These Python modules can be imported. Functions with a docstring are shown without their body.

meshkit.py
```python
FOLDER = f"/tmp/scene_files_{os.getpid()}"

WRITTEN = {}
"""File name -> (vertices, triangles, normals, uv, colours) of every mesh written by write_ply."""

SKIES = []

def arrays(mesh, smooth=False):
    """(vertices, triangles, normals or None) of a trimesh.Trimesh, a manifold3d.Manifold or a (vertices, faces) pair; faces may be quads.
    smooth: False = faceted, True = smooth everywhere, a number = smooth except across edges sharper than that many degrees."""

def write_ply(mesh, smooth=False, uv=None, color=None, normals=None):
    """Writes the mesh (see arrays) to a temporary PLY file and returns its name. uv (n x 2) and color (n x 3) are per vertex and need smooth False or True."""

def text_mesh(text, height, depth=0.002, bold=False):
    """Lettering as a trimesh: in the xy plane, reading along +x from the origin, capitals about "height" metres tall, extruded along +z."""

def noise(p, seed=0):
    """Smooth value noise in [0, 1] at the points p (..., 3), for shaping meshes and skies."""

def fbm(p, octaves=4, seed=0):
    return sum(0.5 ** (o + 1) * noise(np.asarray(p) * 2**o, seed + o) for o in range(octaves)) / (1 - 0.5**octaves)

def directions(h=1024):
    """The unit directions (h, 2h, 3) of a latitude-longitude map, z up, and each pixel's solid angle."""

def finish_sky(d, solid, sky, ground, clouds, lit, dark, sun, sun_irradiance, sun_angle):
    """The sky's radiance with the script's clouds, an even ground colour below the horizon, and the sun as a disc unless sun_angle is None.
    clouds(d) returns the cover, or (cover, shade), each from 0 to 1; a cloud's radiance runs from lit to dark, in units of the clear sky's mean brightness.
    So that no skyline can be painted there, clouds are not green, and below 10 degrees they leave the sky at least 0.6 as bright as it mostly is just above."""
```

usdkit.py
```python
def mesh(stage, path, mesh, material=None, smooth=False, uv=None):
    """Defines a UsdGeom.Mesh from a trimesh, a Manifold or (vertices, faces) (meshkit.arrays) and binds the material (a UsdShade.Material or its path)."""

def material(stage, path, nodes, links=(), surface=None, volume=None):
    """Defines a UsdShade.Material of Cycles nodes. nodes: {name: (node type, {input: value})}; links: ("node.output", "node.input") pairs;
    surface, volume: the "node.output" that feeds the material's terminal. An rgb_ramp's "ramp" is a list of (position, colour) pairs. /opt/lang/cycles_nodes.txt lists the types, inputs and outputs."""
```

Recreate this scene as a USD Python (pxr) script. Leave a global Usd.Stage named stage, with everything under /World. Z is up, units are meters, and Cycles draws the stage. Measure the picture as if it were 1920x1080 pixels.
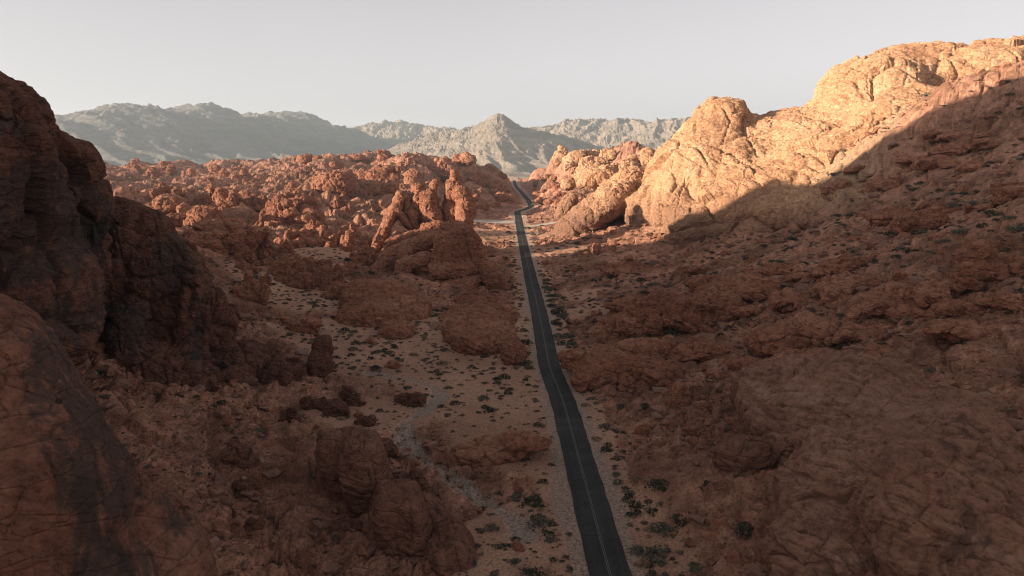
import math, time
import numpy as np
from concurrent.futures import ThreadPoolExecutor
from scipy.interpolate import RBFInterpolator
from scipy.ndimage import map_coordinates
import trimesh, usdkit
from pxr import Usd, UsdGeom, UsdLux, UsdShade, Sdf, Gf, Vt

stage = Usd.Stage.CreateInMemory()
UsdGeom.SetStageUpAxis(stage, UsdGeom.Tokens.z)
UsdGeom.SetStageMetersPerUnit(stage, 1.0)
world = UsdGeom.Xform.Define(stage, '/World')
stage.SetDefaultPrim(world.GetPrim())
UsdGeom.Scope.Define(stage, '/World/Looks')
T0 = time.time()

# ---------------------------------------------------------------- camera, sky, sun, exposure
CAMZ, PITCH, FPX = 75.0, math.radians(10.54), 1371.0          # metres over the road, downward tilt, focal length for a 1920 px wide picture
EXPOSURE = 1.4
VEIL = (0.92, 0.865, 0.90)                                       # the cloud veil's brightness in the sky texture's units
SUN_AZ_BEHIND, SUN_ELEV = math.radians(22), math.radians(11)   # sun to the left, a little behind the camera
SUN_DIR = np.array([-math.cos(SUN_AZ_BEHIND) * math.cos(SUN_ELEV), -math.sin(SUN_AZ_BEHIND) * math.cos(SUN_ELEV), math.sin(SUN_ELEV)])

cam = UsdGeom.Camera.Define(stage, '/World/camera')
cam.CreateHorizontalApertureAttr(36.0)
cam.CreateVerticalApertureAttr(36.0 * 576 / 1024)
cam.CreateFocalLengthAttr(36.0 * FPX / 1920.0)
cam.CreateClippingRangeAttr(Gf.Vec2f(1.0, 60000.0))
cam.CreateExposureAttr(EXPOSURE)
cam.AddTranslateOp().Set(Gf.Vec3d(0, 0, CAMZ))
cam.AddRotateXOp().Set(90.0 - math.degrees(PITCH))

dome = UsdLux.DomeLight.Define(stage, '/World/sky')
# a clear low-sun sky behind a thin, even veil of high white cloud
sky_mat = usdkit.material(stage, '/World/Looks/sky_air', {
    'sky': ('sky_texture', {'sky_type': 'single_scattering', 'sun_disc': False, 'sun_elevation': SUN_ELEV,
                            'sun_rotation': math.atan2(SUN_DIR[0], SUN_DIR[1]), 'altitude': 600.0, 'air_density': 1.0, 'aerosol_density': 4.0, 'ozone_density': 1.0}),
    'geo': ('texture_coordinate', {}), 'n': ('noise_texture', {'scale': 1.6, 'detail': 5.0, 'roughness': 0.55}), 'sep': ('separate_xyz', {}),
    'nr': ('map_range', {'value': 0.5, 'from_min': 0.3, 'from_max': 0.7, 'to_min': 0.92, 'to_max': 1.06}),
    'thin': ('map_range', {'value': 0.5, 'from_min': 0.15, 'from_max': 1.0, 'to_min': 0.95, 'to_max': 0.25}),
    'cov': ('math', {'math_type': 'multiply', 'use_clamp': True}),
    'veil': ('mix_color', {'a': (0.0, 0.0, 0.0), 'b': VEIL}), 'grey': ('rgb_to_bw', {}), 'haze': ('mix_color', {'fac': 0.9}), 'gain': ('mix_color', {'blend_type': 'multiply', 'fac': 1.0, 'b': (0.34, 0.33, 0.33)}), 'mix': ('mix_color', {'blend_type': 'add', 'fac': 1.0}),
    'bg': ('background_shader', {'strength': 0.15}),
}, [('geo.generated', 'n.vector'), ('geo.generated', 'sep.vector'), ('n.fac', 'nr.value'), ('sep.z', 'thin.value'), ('nr.result', 'cov.value1'), ('thin.result', 'cov.value2'),
    ('cov.value', 'veil.fac'), ('veil.result', 'mix.b'), ('sky.color', 'grey.color'), ('sky.color', 'haze.a'), ('grey.val', 'haze.b'), ('haze.result', 'gain.a'), ('gain.result', 'mix.a'), ('mix.result', 'bg.color')], surface='bg.background')
UsdShade.MaterialBindingAPI.Apply(dome.GetPrim()).Bind(sky_mat)
dome.GetPrim().SetCustomDataByKey('kind', 'structure')

sun = UsdLux.DistantLight.Define(stage, '/World/sun')
sun.CreateIntensityAttr(1.25)
sun.CreateNormalizeAttr(True)
sun.CreateAngleAttr(0.5)
sun.CreateColorAttr(Gf.Vec3f(1.0, 0.81, 0.60))
_z = Gf.Vec3d(*SUN_DIR)
_x = Gf.Cross(Gf.Vec3d(0, 0, 1), _z).GetNormalized()
_y = Gf.Cross(_z, _x)
sun.AddTransformOp().Set(Gf.Matrix4d(_x[0], _x[1], _x[2], 0, _y[0], _y[1], _y[2], 0, _z[0], _z[1], _z[2], 0, 0, 0, 0, 1))

# ---------------------------------------------------------------- helpers
CP, SP = math.cos(PITCH), math.sin(PITCH)

def at(px, py, d):
    """World point seen at pixel (px, py) of the 1920 x 1080 photograph at depth d metres along the view axis."""
    u, t = (px - 960.0) / FPX, (540.0 - py) / FPX
    return np.array([u * d, d * (CP + t * SP), CAMZ + d * (-SP + t * CP)])

_rng = np.random.default_rng(7)
_perm = np.tile(_rng.permutation(256).astype(np.int32), 3)
_g = _rng.normal(size=(256, 3)); _g /= np.linalg.norm(_g, axis=1, keepdims=True); _g = (_g * 1.5).astype(np.float32)
_pool = ThreadPoolExecutor(4)

def _perlin_chunk(p):
    i = np.floor(p).astype(np.int32)
    f = (p - i).astype(np.float32)
    i &= 255
    w = f * f * f * (f * (f * 6 - 15) + 10)
    x, y, z = f[:, 0], f[:, 1], f[:, 2]
    u, v, t = w[:, 0], w[:, 1], w[:, 2]
    A, B = _perm[i[:, 0]], _perm[i[:, 0] + 1]
    def corner(a, dx, dy, dz):
        h = _g[_perm[_perm[a + i[:, 1] + dy] + i[:, 2] + dz]]
        return h[:, 0] * (x - dx) + h[:, 1] * (y - dy) + h[:, 2] * (z - dz)
    c00 = corner(A, 0, 0, 0); c00 += u * (corner(B, 1, 0, 0) - c00)
    c10 = corner(A, 0, 1, 0); c10 += u * (corner(B, 1, 1, 0) - c10)
    c01 = corner(A, 0, 0, 1); c01 += u * (corner(B, 1, 0, 1) - c01)
    c11 = corner(A, 0, 1, 1); c11 += u * (corner(B, 1, 1, 1) - c11)
    c00 += v * (c10 - c00); c01 += v * (c11 - c01)
    return c00 + t * (c01 - c00)

def perlin(p):
    """Gradient noise, about -1 to 1, at points (n, 3)."""
    p = np.asarray(p)
    if len(p) < 20000:
        return _perlin_chunk(p)
    return np.concatenate(list(_pool.map(_perlin_chunk, np.array_split(p, max(4, len(p) // 40000)))))

def fbm(p, octaves=4, gain=0.5, kind='plain'):
    out, a, tot = 0.0, 1.0, 0.0
    for o in range(octaves):
        n = perlin(p * (2.03 ** o) + 17.3 * o)
        if kind == 'billow':
            n = np.abs(n) * 2 - 0.7
        elif kind == 'ridge':
            n = 0.7 - np.abs(n) * 2
        out = out + a * n; tot += a; a *= gain
    return out / tot

def sstep(a, b, x):
    t = np.clip((x - a) / (b - a), 0, 1)
    return t * t * (3 - 2 * t)

def vnormals(v, f):
    n = np.zeros_like(v)
    fn = np.cross(v[f[:, 1]] - v[f[:, 0]], v[f[:, 2]] - v[f[:, 0]])
    for k in range(3):
        for c in range(3):
            n[:, c] += np.bincount(f[:, k], fn[:, c], len(v))
    return n / np.maximum(np.linalg.norm(n, axis=1, keepdims=True), 1e-12)

_names = {}
def numbered(name, parent='/World'):
    k = (parent, name)
    n = _names.get(k, -1) + 1
    _names[k] = n
    return f'{parent}/{name}' + (f'_{n:03d}' if n else '')

def tag(prim, label=None, category=None, group=None, kind=None):
    for k, t in (('label', label), ('category', category), ('group', group), ('kind', kind)):
        if t:
            prim.SetCustomDataByKey(k, t)
    return prim

_count = [0]
_solid = []                                                                # vertices of the ground and the rocks, to tell what is hidden
def obj(name, v, f, mat, parent='/World', smooth=True, primvars=None):
    path = numbered(name, parent)
    if len(v) > 60 and not name.startswith(('mountain', 'haze')):
        _solid.append(v)
    m = usdkit.mesh(stage, path, (v, f), mat, smooth=smooth)
    _count[0] += len(f)
    for k, a in (primvars or {}).items():
        UsdGeom.PrimvarsAPI(m).CreatePrimvar(k, Sdf.ValueTypeNames.FloatArray, 'vertex').Set(Vt.FloatArray.FromNumpy(np.asarray(a, np.float32)))
    return m.GetPrim()

def thing(name, loc=(0, 0, 0), rz=0.0):
    x = UsdGeom.Xform.Define(stage, numbered(name))
    x.AddTranslateOp().Set(Gf.Vec3d(*map(float, loc)))
    x.AddRotateZOp().Set(float(math.degrees(rz)))
    return x.GetPrim()

# ---------------------------------------------------------------- materials
def sandstone(name, red, pale, dark, stain=False, varnish=0.0, varnish_scale=0.03, streak=0.3, band=0.35, bump=0.85, tilt=(0.25, 0.1, 0.0), grain=1.0, var_lo=0.52, low=None, joints=0.8):
    """Bedded sandstone: colour drifts, tilted colour bands, fine mottling, dark desert varnish where asked for."""
    nodes = {
        'geo': ('geometry', {}),
        'tilt': ('mapping', {'mapping_type': 'point', 'rotation': tilt, 'scale': (0.018, 0.018, 0.30)}),
        'big': ('noise_texture', {'scale': 0.022, 'detail': 5.0, 'roughness': 0.6}),
        'bands': ('noise_texture', {'scale': 1.0, 'detail': 6.0, 'roughness': 0.65, 'distortion': 0.6}),
        'mott': ('noise_texture', {'scale': 0.55 * grain, 'detail': 6.0, 'roughness': 0.7}),
        'fine': ('noise_texture', {'scale': 2.2 * grain, 'detail': 4.0, 'roughness': 0.7}),
        'c1': ('rgb_ramp', {'ramp': [(0.30, dark), (0.50, red), (0.72, pale)]}),
        'c2': ('rgb_ramp', {'ramp': [(0.32, dark), (0.5, red), (0.66, pale)]}),
        'm1': ('mix_color', {'fac': band}),
        'mr': ('rgb_ramp', {'ramp': [(0.36, (0.62, 0.60, 0.58)), (0.5, (1.0, 1.0, 1.0)), (0.64, (1.22, 1.20, 1.16))]}),
        'm2': ('mix_color', {'blend_type': 'multiply', 'fac': 1.0}),
        'h1': ('math', {'math_type': 'multiply_add', 'value2': 1.6}),
        'h2': ('math', {'math_type': 'multiply_add', 'value2': 0.5}),
        'jmap': ('mapping', {'mapping_type': 'point', 'rotation': (0.2, 0.3, 0.5), 'scale': (0.16 * grain, 0.16 * grain, 0.42 * grain)}),
        'jwarp': ('mix_vector', {'fac': 0.12}), 'joint': ('voronoi_texture', {'feature': 'distance_to_edge', 'scale': 1.0}),
        'jr': ('rgb_ramp', {'ramp': [(0.0, (0, 0, 0)), (0.035, (0.75,) * 3), (0.09, (1, 1, 1))]}), 'jh': ('math', {'math_type': 'multiply_add', 'value2': 0.7 * joints}),
        'jc': ('rgb_ramp', {'ramp': [(0.0, (0.62, 0.58, 0.55)), (0.03, (1, 1, 1))]}), 'mj': ('mix_color', {'blend_type': 'multiply', 'fac': joints}),
        'bump': ('bump', {'strength': bump, 'distance': 1.3}),
        'p': ('principled_bsdf', {'roughness': 0.95, 'specular_ior_level': 0.08, 'diffuse_roughness': 0.6}),
    }
    links = [('geo.position', 'tilt.vector'), ('geo.position', 'big.vector'), ('tilt.vector', 'bands.vector'), ('geo.position', 'mott.vector'), ('geo.position', 'fine.vector'),
             ('big.fac', 'c1.fac'), ('bands.fac', 'c2.fac'), ('c1.color', 'm1.a'), ('c2.color', 'm1.b'),
             ('mott.fac', 'mr.fac'), ('m1.result', 'm2.a'), ('mr.color', 'm2.b'),
             ('bands.fac', 'h1.value1'), ('mott.fac', 'h1.value3'), ('fine.fac', 'h2.value1'), ('h1.value', 'h2.value3'), ('geo.position', 'jmap.vector'), ('jmap.vector', 'jwarp.a'), ('big.color', 'jwarp.b'), ('jwarp.result', 'joint.vector'), ('joint.distance', 'jr.fac'), ('joint.distance', 'jc.fac'), ('jr.color', 'jh.value1'), ('h2.value', 'jh.value3'), ('jh.value', 'bump.height'), ('bump.normal', 'p.normal')]
    links += [('m2.result', 'mj.a'), ('jc.color', 'mj.b')]
    out = 'mj.result'
    if streak:
        nodes.update({'smap': ('mapping', {'mapping_type': 'point', 'scale': (0.22, 0.22, 0.016)}), 'snoise': ('noise_texture', {'scale': 1.0, 'detail': 5.0, 'roughness': 0.6}),
                      'sr': ('rgb_ramp', {'ramp': [(0.36, (0.74, 0.69, 0.66)), (0.5, (1, 1, 1)), (0.66, (1.18, 1.2, 1.24))]}), 'm3': ('mix_color', {'blend_type': 'multiply', 'fac': streak})})
        links += [('geo.position', 'smap.vector'), ('smap.vector', 'snoise.vector'), ('snoise.fac', 'sr.fac'), (out, 'm3.a'), ('sr.color', 'm3.b')]
        out = 'm3.result'
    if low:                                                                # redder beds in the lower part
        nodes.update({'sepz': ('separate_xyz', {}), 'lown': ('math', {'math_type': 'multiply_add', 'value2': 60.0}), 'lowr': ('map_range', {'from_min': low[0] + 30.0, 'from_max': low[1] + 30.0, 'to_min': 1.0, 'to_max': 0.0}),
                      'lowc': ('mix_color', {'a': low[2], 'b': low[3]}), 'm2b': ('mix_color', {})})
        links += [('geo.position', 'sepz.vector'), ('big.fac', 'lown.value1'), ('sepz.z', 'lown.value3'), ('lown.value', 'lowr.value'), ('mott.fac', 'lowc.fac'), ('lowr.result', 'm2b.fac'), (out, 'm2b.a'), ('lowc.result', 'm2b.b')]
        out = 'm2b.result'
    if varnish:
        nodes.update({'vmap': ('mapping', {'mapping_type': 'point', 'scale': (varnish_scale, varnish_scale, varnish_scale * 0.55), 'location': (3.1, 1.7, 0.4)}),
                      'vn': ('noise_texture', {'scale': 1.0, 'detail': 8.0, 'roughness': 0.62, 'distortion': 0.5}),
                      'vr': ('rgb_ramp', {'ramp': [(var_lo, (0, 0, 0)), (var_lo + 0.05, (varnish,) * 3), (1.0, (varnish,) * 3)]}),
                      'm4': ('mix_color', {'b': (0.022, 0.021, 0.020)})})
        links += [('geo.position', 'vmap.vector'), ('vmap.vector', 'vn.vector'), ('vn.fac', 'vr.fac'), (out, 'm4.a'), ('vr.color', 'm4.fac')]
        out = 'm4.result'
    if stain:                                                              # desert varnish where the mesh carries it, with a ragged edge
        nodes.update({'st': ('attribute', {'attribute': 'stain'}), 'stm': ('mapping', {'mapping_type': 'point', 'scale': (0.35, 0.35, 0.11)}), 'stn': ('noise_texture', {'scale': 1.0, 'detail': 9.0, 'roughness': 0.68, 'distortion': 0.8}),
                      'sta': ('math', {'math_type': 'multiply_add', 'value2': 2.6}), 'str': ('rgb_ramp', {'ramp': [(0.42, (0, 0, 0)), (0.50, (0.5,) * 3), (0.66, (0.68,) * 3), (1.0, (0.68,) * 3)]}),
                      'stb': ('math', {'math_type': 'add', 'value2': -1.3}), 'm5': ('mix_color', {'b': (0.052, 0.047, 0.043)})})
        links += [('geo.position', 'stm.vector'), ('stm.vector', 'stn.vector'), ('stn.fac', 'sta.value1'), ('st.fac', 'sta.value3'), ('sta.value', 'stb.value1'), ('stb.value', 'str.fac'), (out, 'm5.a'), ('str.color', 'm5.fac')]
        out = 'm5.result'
    links.append((out, 'p.base_color'))
    return usdkit.material(stage, '/World/Looks/' + name, nodes, links, surface='p.BSDF')

RED, PALE, DARK = (0.337, 0.153, 0.098), (0.462, 0.257, 0.174), (0.191, 0.081, 0.053)
M = {
    'pale_slick': sandstone('pale_slick', (0.31, 0.165, 0.115), (0.42, 0.255, 0.19), (0.20, 0.097, 0.068), stain=True, varnish=0.5, varnish_scale=0.09, var_lo=0.62, tilt=(0.5, 0.3, 0.4), band=0.6, joints=0.12),
    'red_rock': sandstone('red_rock', RED, PALE, DARK),
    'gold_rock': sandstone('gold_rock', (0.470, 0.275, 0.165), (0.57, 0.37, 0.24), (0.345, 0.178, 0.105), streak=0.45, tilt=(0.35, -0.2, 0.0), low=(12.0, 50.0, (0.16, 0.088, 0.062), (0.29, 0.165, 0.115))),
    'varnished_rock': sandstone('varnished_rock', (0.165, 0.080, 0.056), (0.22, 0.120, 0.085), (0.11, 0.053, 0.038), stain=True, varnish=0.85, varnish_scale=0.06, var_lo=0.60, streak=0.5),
    'slick_rock': sandstone('slick_rock', (0.225, 0.110, 0.076), (0.31, 0.175, 0.125), (0.155, 0.072, 0.050), stain=True, varnish=0.6, varnish_scale=0.09, var_lo=0.61, tilt=(0.5, 0.3, 0.4)),
}

def simple(name, color, rough=0.8, scale=4.0, lo=0.8, hi=1.2, bump=0.2, extra=None, metal=0.0):
    c = np.array(color)
    return usdkit.material(stage, '/World/Looks/' + name, {
        'geo': ('geometry', {}), 'n': ('noise_texture', {'scale': scale, 'detail': 5.0, 'roughness': 0.65}),
        'r': ('rgb_ramp', {'ramp': [(0.3, tuple(c * lo)), (0.7, tuple(np.minimum(c * hi, 1)))]}),
        'b': ('bump', {'strength': bump, 'distance': 0.15}),
        'p': ('principled_bsdf', {'roughness': rough, 'metallic': metal, **(extra or {})}),
    }, [('geo.position', 'n.vector'), ('n.fac', 'r.fac'), ('r.color', 'p.base_color'), ('n.fac', 'b.height'), ('b.normal', 'p.normal')], surface='p.BSDF')

M['asphalt'] = usdkit.material(stage, '/World/Looks/asphalt', {
    'geo': ('geometry', {}), 'map': ('mapping', {'mapping_type': 'point', 'scale': (1.1, 0.012, 1.0)}), 'trk': ('noise_texture', {'scale': 1.0, 'detail': 3.0, 'roughness': 0.6}), 'pat': ('noise_texture', {'scale': 0.06, 'detail': 6.0, 'roughness': 0.7}),
    'crk': ('voronoi_texture', {'feature': 'distance_to_edge', 'scale': 0.16}), 'cr': ('rgb_ramp', {'ramp': [(0.0, (0.55, 0.55, 0.55)), (0.012, (1, 1, 1))]}),
    'r1': ('rgb_ramp', {'ramp': [(0.35, (0.034, 0.035, 0.036)), (0.65, (0.045, 0.045, 0.044))]}), 'r2': ('rgb_ramp', {'ramp': [(0.38, (0.78, 0.78, 0.80)), (0.62, (1.22, 1.2, 1.15))]}),
    'm': ('mix_color', {'blend_type': 'multiply', 'fac': 1.0}), 'm2': ('mix_color', {'blend_type': 'multiply', 'fac': 1.0}), 'p': ('principled_bsdf', {'roughness': 0.95, 'specular_ior_level': 0.1})},
    [('geo.position', 'map.vector'), ('map.vector', 'trk.vector'), ('geo.position', 'pat.vector'), ('geo.position', 'crk.vector'), ('trk.fac', 'r1.fac'), ('pat.fac', 'r2.fac'), ('crk.distance', 'cr.fac'),
     ('r1.color', 'm.a'), ('r2.color', 'm.b'), ('m.result', 'm2.a'), ('cr.color', 'm2.b'), ('m2.result', 'p.base_color')], surface='p.BSDF')
M['road_paint'] = simple('road_paint', (0.105, 0.098, 0.08), 0.7, 1.5, 0.6, 1.2, 0.05)
M['gravel'] = simple('gravel', (0.27, 0.19, 0.15), 0.95, 1.2, 0.7, 1.25, 0.5)
M['pale_dirt'] = simple('pale_dirt', (0.42, 0.35, 0.30), 0.95, 0.3, 0.85, 1.15, 0.3)

def ground_material():
    """Red soil, paler sand where the ground is sandy, grey gravel in the dry wash; the zones are measured per vertex."""
    nodes = {
        'geo': ('geometry', {}), 'sand': ('attribute', {'attribute': 'sand'}), 'wash': ('attribute', {'attribute': 'wash'}),
        'big': ('noise_texture', {'scale': 0.03, 'detail': 6.0, 'roughness': 0.62}), 'mid': ('noise_texture', {'scale': 0.25, 'detail': 7.0, 'roughness': 0.72}),
        'fine': ('noise_texture', {'scale': 1.6, 'detail': 5.0, 'roughness': 0.75}), 'cell': ('voronoi_texture', {'scale': 0.7, 'feature': 'f1'}),
        'rock': ('rgb_ramp', {'ramp': [(0.32, (0.186, 0.100, 0.071)), (0.5, (0.348, 0.180, 0.125)), (0.7, (0.504, 0.294, 0.210))]}),
        'soil': ('rgb_ramp', {'ramp': [(0.35, (0.40, 0.222, 0.152)), (0.6, (0.53, 0.318, 0.225))]}),
        'gravelc': ('rgb_ramp', {'ramp': [(0.3, (0.27, 0.215, 0.18)), (0.7, (0.44, 0.365, 0.31))]}),
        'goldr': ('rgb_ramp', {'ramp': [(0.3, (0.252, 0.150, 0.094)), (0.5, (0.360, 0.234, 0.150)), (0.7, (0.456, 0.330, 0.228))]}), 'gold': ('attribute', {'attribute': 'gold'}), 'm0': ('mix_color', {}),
        'tone': ('rgb_ramp', {'ramp': [(0.36, (0.58, 0.54, 0.50)), (0.50, (0.95, 0.95, 0.95)), (0.64, (1.28, 1.25, 1.22))]}), 'mt': ('mix_color', {'blend_type': 'multiply', 'fac': 1.0}),
        'm1': ('mix_color', {}), 'm2': ('mix_color', {}), 'mr': ('rgb_ramp', {'ramp': [(0.36, (0.58, 0.56, 0.55)), (0.5, (1, 1, 1)), (0.64, (1.25, 1.22, 1.18))]}),
        'm3': ('mix_color', {'blend_type': 'multiply', 'fac': 1.0}),
        'h': ('math', {'math_type': 'multiply_add', 'value2': 2.0}), 'bump': ('bump', {'strength': 0.9, 'distance': 0.9}),
        'p': ('principled_bsdf', {'roughness': 0.95, 'specular_ior_level': 0.08, 'diffuse_roughness': 0.6}),
    }
    links = [('geo.position', n + '.vector') for n in ('big', 'mid', 'fine', 'cell')] + [
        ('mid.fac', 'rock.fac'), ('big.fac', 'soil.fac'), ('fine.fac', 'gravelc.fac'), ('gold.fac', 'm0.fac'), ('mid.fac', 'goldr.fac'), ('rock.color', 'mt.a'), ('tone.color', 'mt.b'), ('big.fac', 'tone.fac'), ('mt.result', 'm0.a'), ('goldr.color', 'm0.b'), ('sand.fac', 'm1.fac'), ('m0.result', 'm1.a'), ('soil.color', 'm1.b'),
        ('wash.fac', 'm2.fac'), ('m1.result', 'm2.a'), ('gravelc.color', 'm2.b'), ('fine.fac', 'mr.fac'), ('m2.result', 'm3.a'), ('mr.color', 'm3.b'),
        ('mid.fac', 'h.value1'), ('fine.fac', 'h.value3'), ('h.value', 'bump.height'), ('bump.normal', 'p.normal'), ('m3.result', 'p.base_color')]
    return usdkit.material(stage, '/World/Looks/ground_soil', nodes, links, surface='p.BSDF')
M['ground'] = ground_material()

# ---------------------------------------------------------------- the lie of the land
def terrain_points():
    P = []
    def xyz(*rows):
        P.extend(rows)
    def pix(*rows):
        P.extend([tuple(at(*r)) for r in rows])
    for y in np.arange(-200, 2200, 80):                                    # the road's bed
        for dx in (-16, 0, 12):
            xyz((road_x(y) + dx, y, 0.0))
    xyz((-60, 130, 1), (-60, 200, 2), (-60, 260, 2), (-40, 300, 3), (-60, 350, 4), (-95, 300, 6), (-110, 350, 6), (-130, 400, 10), (-100, 450, 8), (-100, 510, 6),
        (-60, 600, 3), (-30, 650, 1), (-100, 700, 12), (-50, 800, 3), (-35, 900, 3), (-30, 1000, 2), (-70, 140, 6), (-100, 160, 12), (-60, 60, 6), (-100, 230, 9))
    xyz((-200, 500, 20), (-160, 600, 14), (-250, 600, 26), (-300, 700, 30), (-400, 900, 38), (-600, 1300, 50), (-850, 1500, 48), (-300, 1000, 45), 
        (-180, 900, 40), (-120, 1000, 36), (-490, 1100, 42), (-170, 850, 36), (-25, 1500, 44), (-22, 1800, 34), (-150, 1600, 60),
        (-400, 1800, 40), (-800, 1900, 10))
    xyz((47, 800, 2), (73, 1250, 76), (70, 1000, 30), (55, 1800, 38), (50, 1500, 45), (112, 1150, 78), (180, 1150, 80), (250, 1150, 82), (150, 1500, 70), (300, 1600, 60), (110, 850, 22), (70, 700, 3), (120, 720, 18), (400, 1200, 80))
    pix((570, 292, 1260), (640, 294, 1250), (735, 287, 1200), (830, 292, 1220), (880, 295, 1230), (928, 306, 1260), (948, 322, 1320), (440, 312, 1250), (300, 312, 1350))
    pix((1150, 560, 355), (1250, 520, 390), (1300, 640, 265), (1400, 480, 400), (1600, 480, 300), (1600, 600, 230), (1800, 400, 310), (1900, 250, 370), (1770, 150, 420), (1900, 120, 430),
        (1700, 330, 400), (1550, 400, 420), (1450, 430, 450), (1300, 460, 490), (1900, 600, 170), (1600, 900, 136), (1900, 400, 238), (1880, 1060, 103), (1300, 900, 155), (1350, 760, 195), (1180, 700, 246))
    xyz((30, 130, 1), (28, 200, 1), (30, 300, 1), (34, 400, 2), (34, 500, 2), (60, 620, 4), (70, 40, 16), (120, 60, 38), (200, 100, 80), (300, 250, 120), (320, 420, 135), (400, 500, 130), (260, 600, 90), (350, 750, 90), (150, 640, 30),
        (100, -150, 20), (250, -150, 90))
    # the ridge that goes on to the left of the picture and keeps the valley in shade
    xyz((-150, 160, 40), (-165, 260, 42), (-160, 330, 30), (-230, 60, 170), (-270, 130, 235), (-293, 192, 249), (-303, 216, 205), (-314, 242, 182), (-336, 300, 150), (-354, 343, 104), (-374, 395, 55), (-392, 440, 30), (-440, 600, 28), (-500, 450, 40), (-150, -40, 90), (-260, -150, 150), (-480, 150, 150), (-450, 280, 110), (-700, 500, 30), (-700, 900, 30), (-130, 90, 30), (-60, -200, 10))
    xyz((0, 2500, -25), (-600, 2500, -30), (600, 2500, -20), (0, 3200, -80), (-1500, 2600, -60), (1500, 2600, -50), (1200, 1200, 60), (-1300, 900, 10), (-1400, 200, 20), (1300, 200, 60), (0, -700, 0), (-700, -700, 40), (700, -700, 60), (-1400, 1700, -20))
    return np.array(P)

ROAD_PX = [(1080, 1144.5), (900, 1096.5), (760, 1058), (680, 1029), (600, 1013.5), (520, 995), (440, 977.2), (412, 972.5), (398, 970), (390.5, 989), (386, 995.5), (378, 992), (368, 984), (358, 975.5), (350, 968), (338, 964)]
_rp = np.array([at(px, py, CAMZ / (SP - (540 - py) / FPX * CP)) for py, px in ROAD_PX])
ROAD = np.vstack([[[21.0, -250, 0], [19.5, 40, 0]], _rp[:, :3], [[8, 2200, 0], [12, 2500, 0]]])
def road_x(y):
    return np.interp(y, ROAD[:, 1], ROAD[:, 0])

class Land:
    x0, x1, y0, y1, step = -1500.0, 1500.0, -700.0, 3300.0, 12.0
    def __init__(self):
        P = terrain_points()
        rbf = RBFInterpolator(P[:, :2] / 100, P[:, 2], kernel='linear', smoothing=0.01, neighbors=60)
        xs, ys = np.arange(self.x0, self.x1 + 1, self.step), np.arange(self.y0, self.y1 + 1, self.step)
        X, Y = np.meshgrid(xs, ys, indexing='ij')
        self.grid = rbf(np.stack([X.ravel(), Y.ravel()], 1) / 100).reshape(X.shape)
    def __call__(self, x, y):
        c = np.stack([np.clip((x - self.x0) / self.step, 0, self.grid.shape[0] - 1), np.clip((y - self.y0) / self.step, 0, self.grid.shape[1] - 1)])
        z = map_coordinates(self.grid, c, order=3, mode='nearest')
        far = sstep(2300, 3600, np.hypot(x, y))
        z = z * (1 - far) + far * -95.0
        d = np.abs(x - road_x(y))                                          # cut and fill for the road
        k = sstep(6.0, 26.0, d)
        return z * k * (y < 2300) + z * (y >= 2300)
land = Land()
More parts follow.
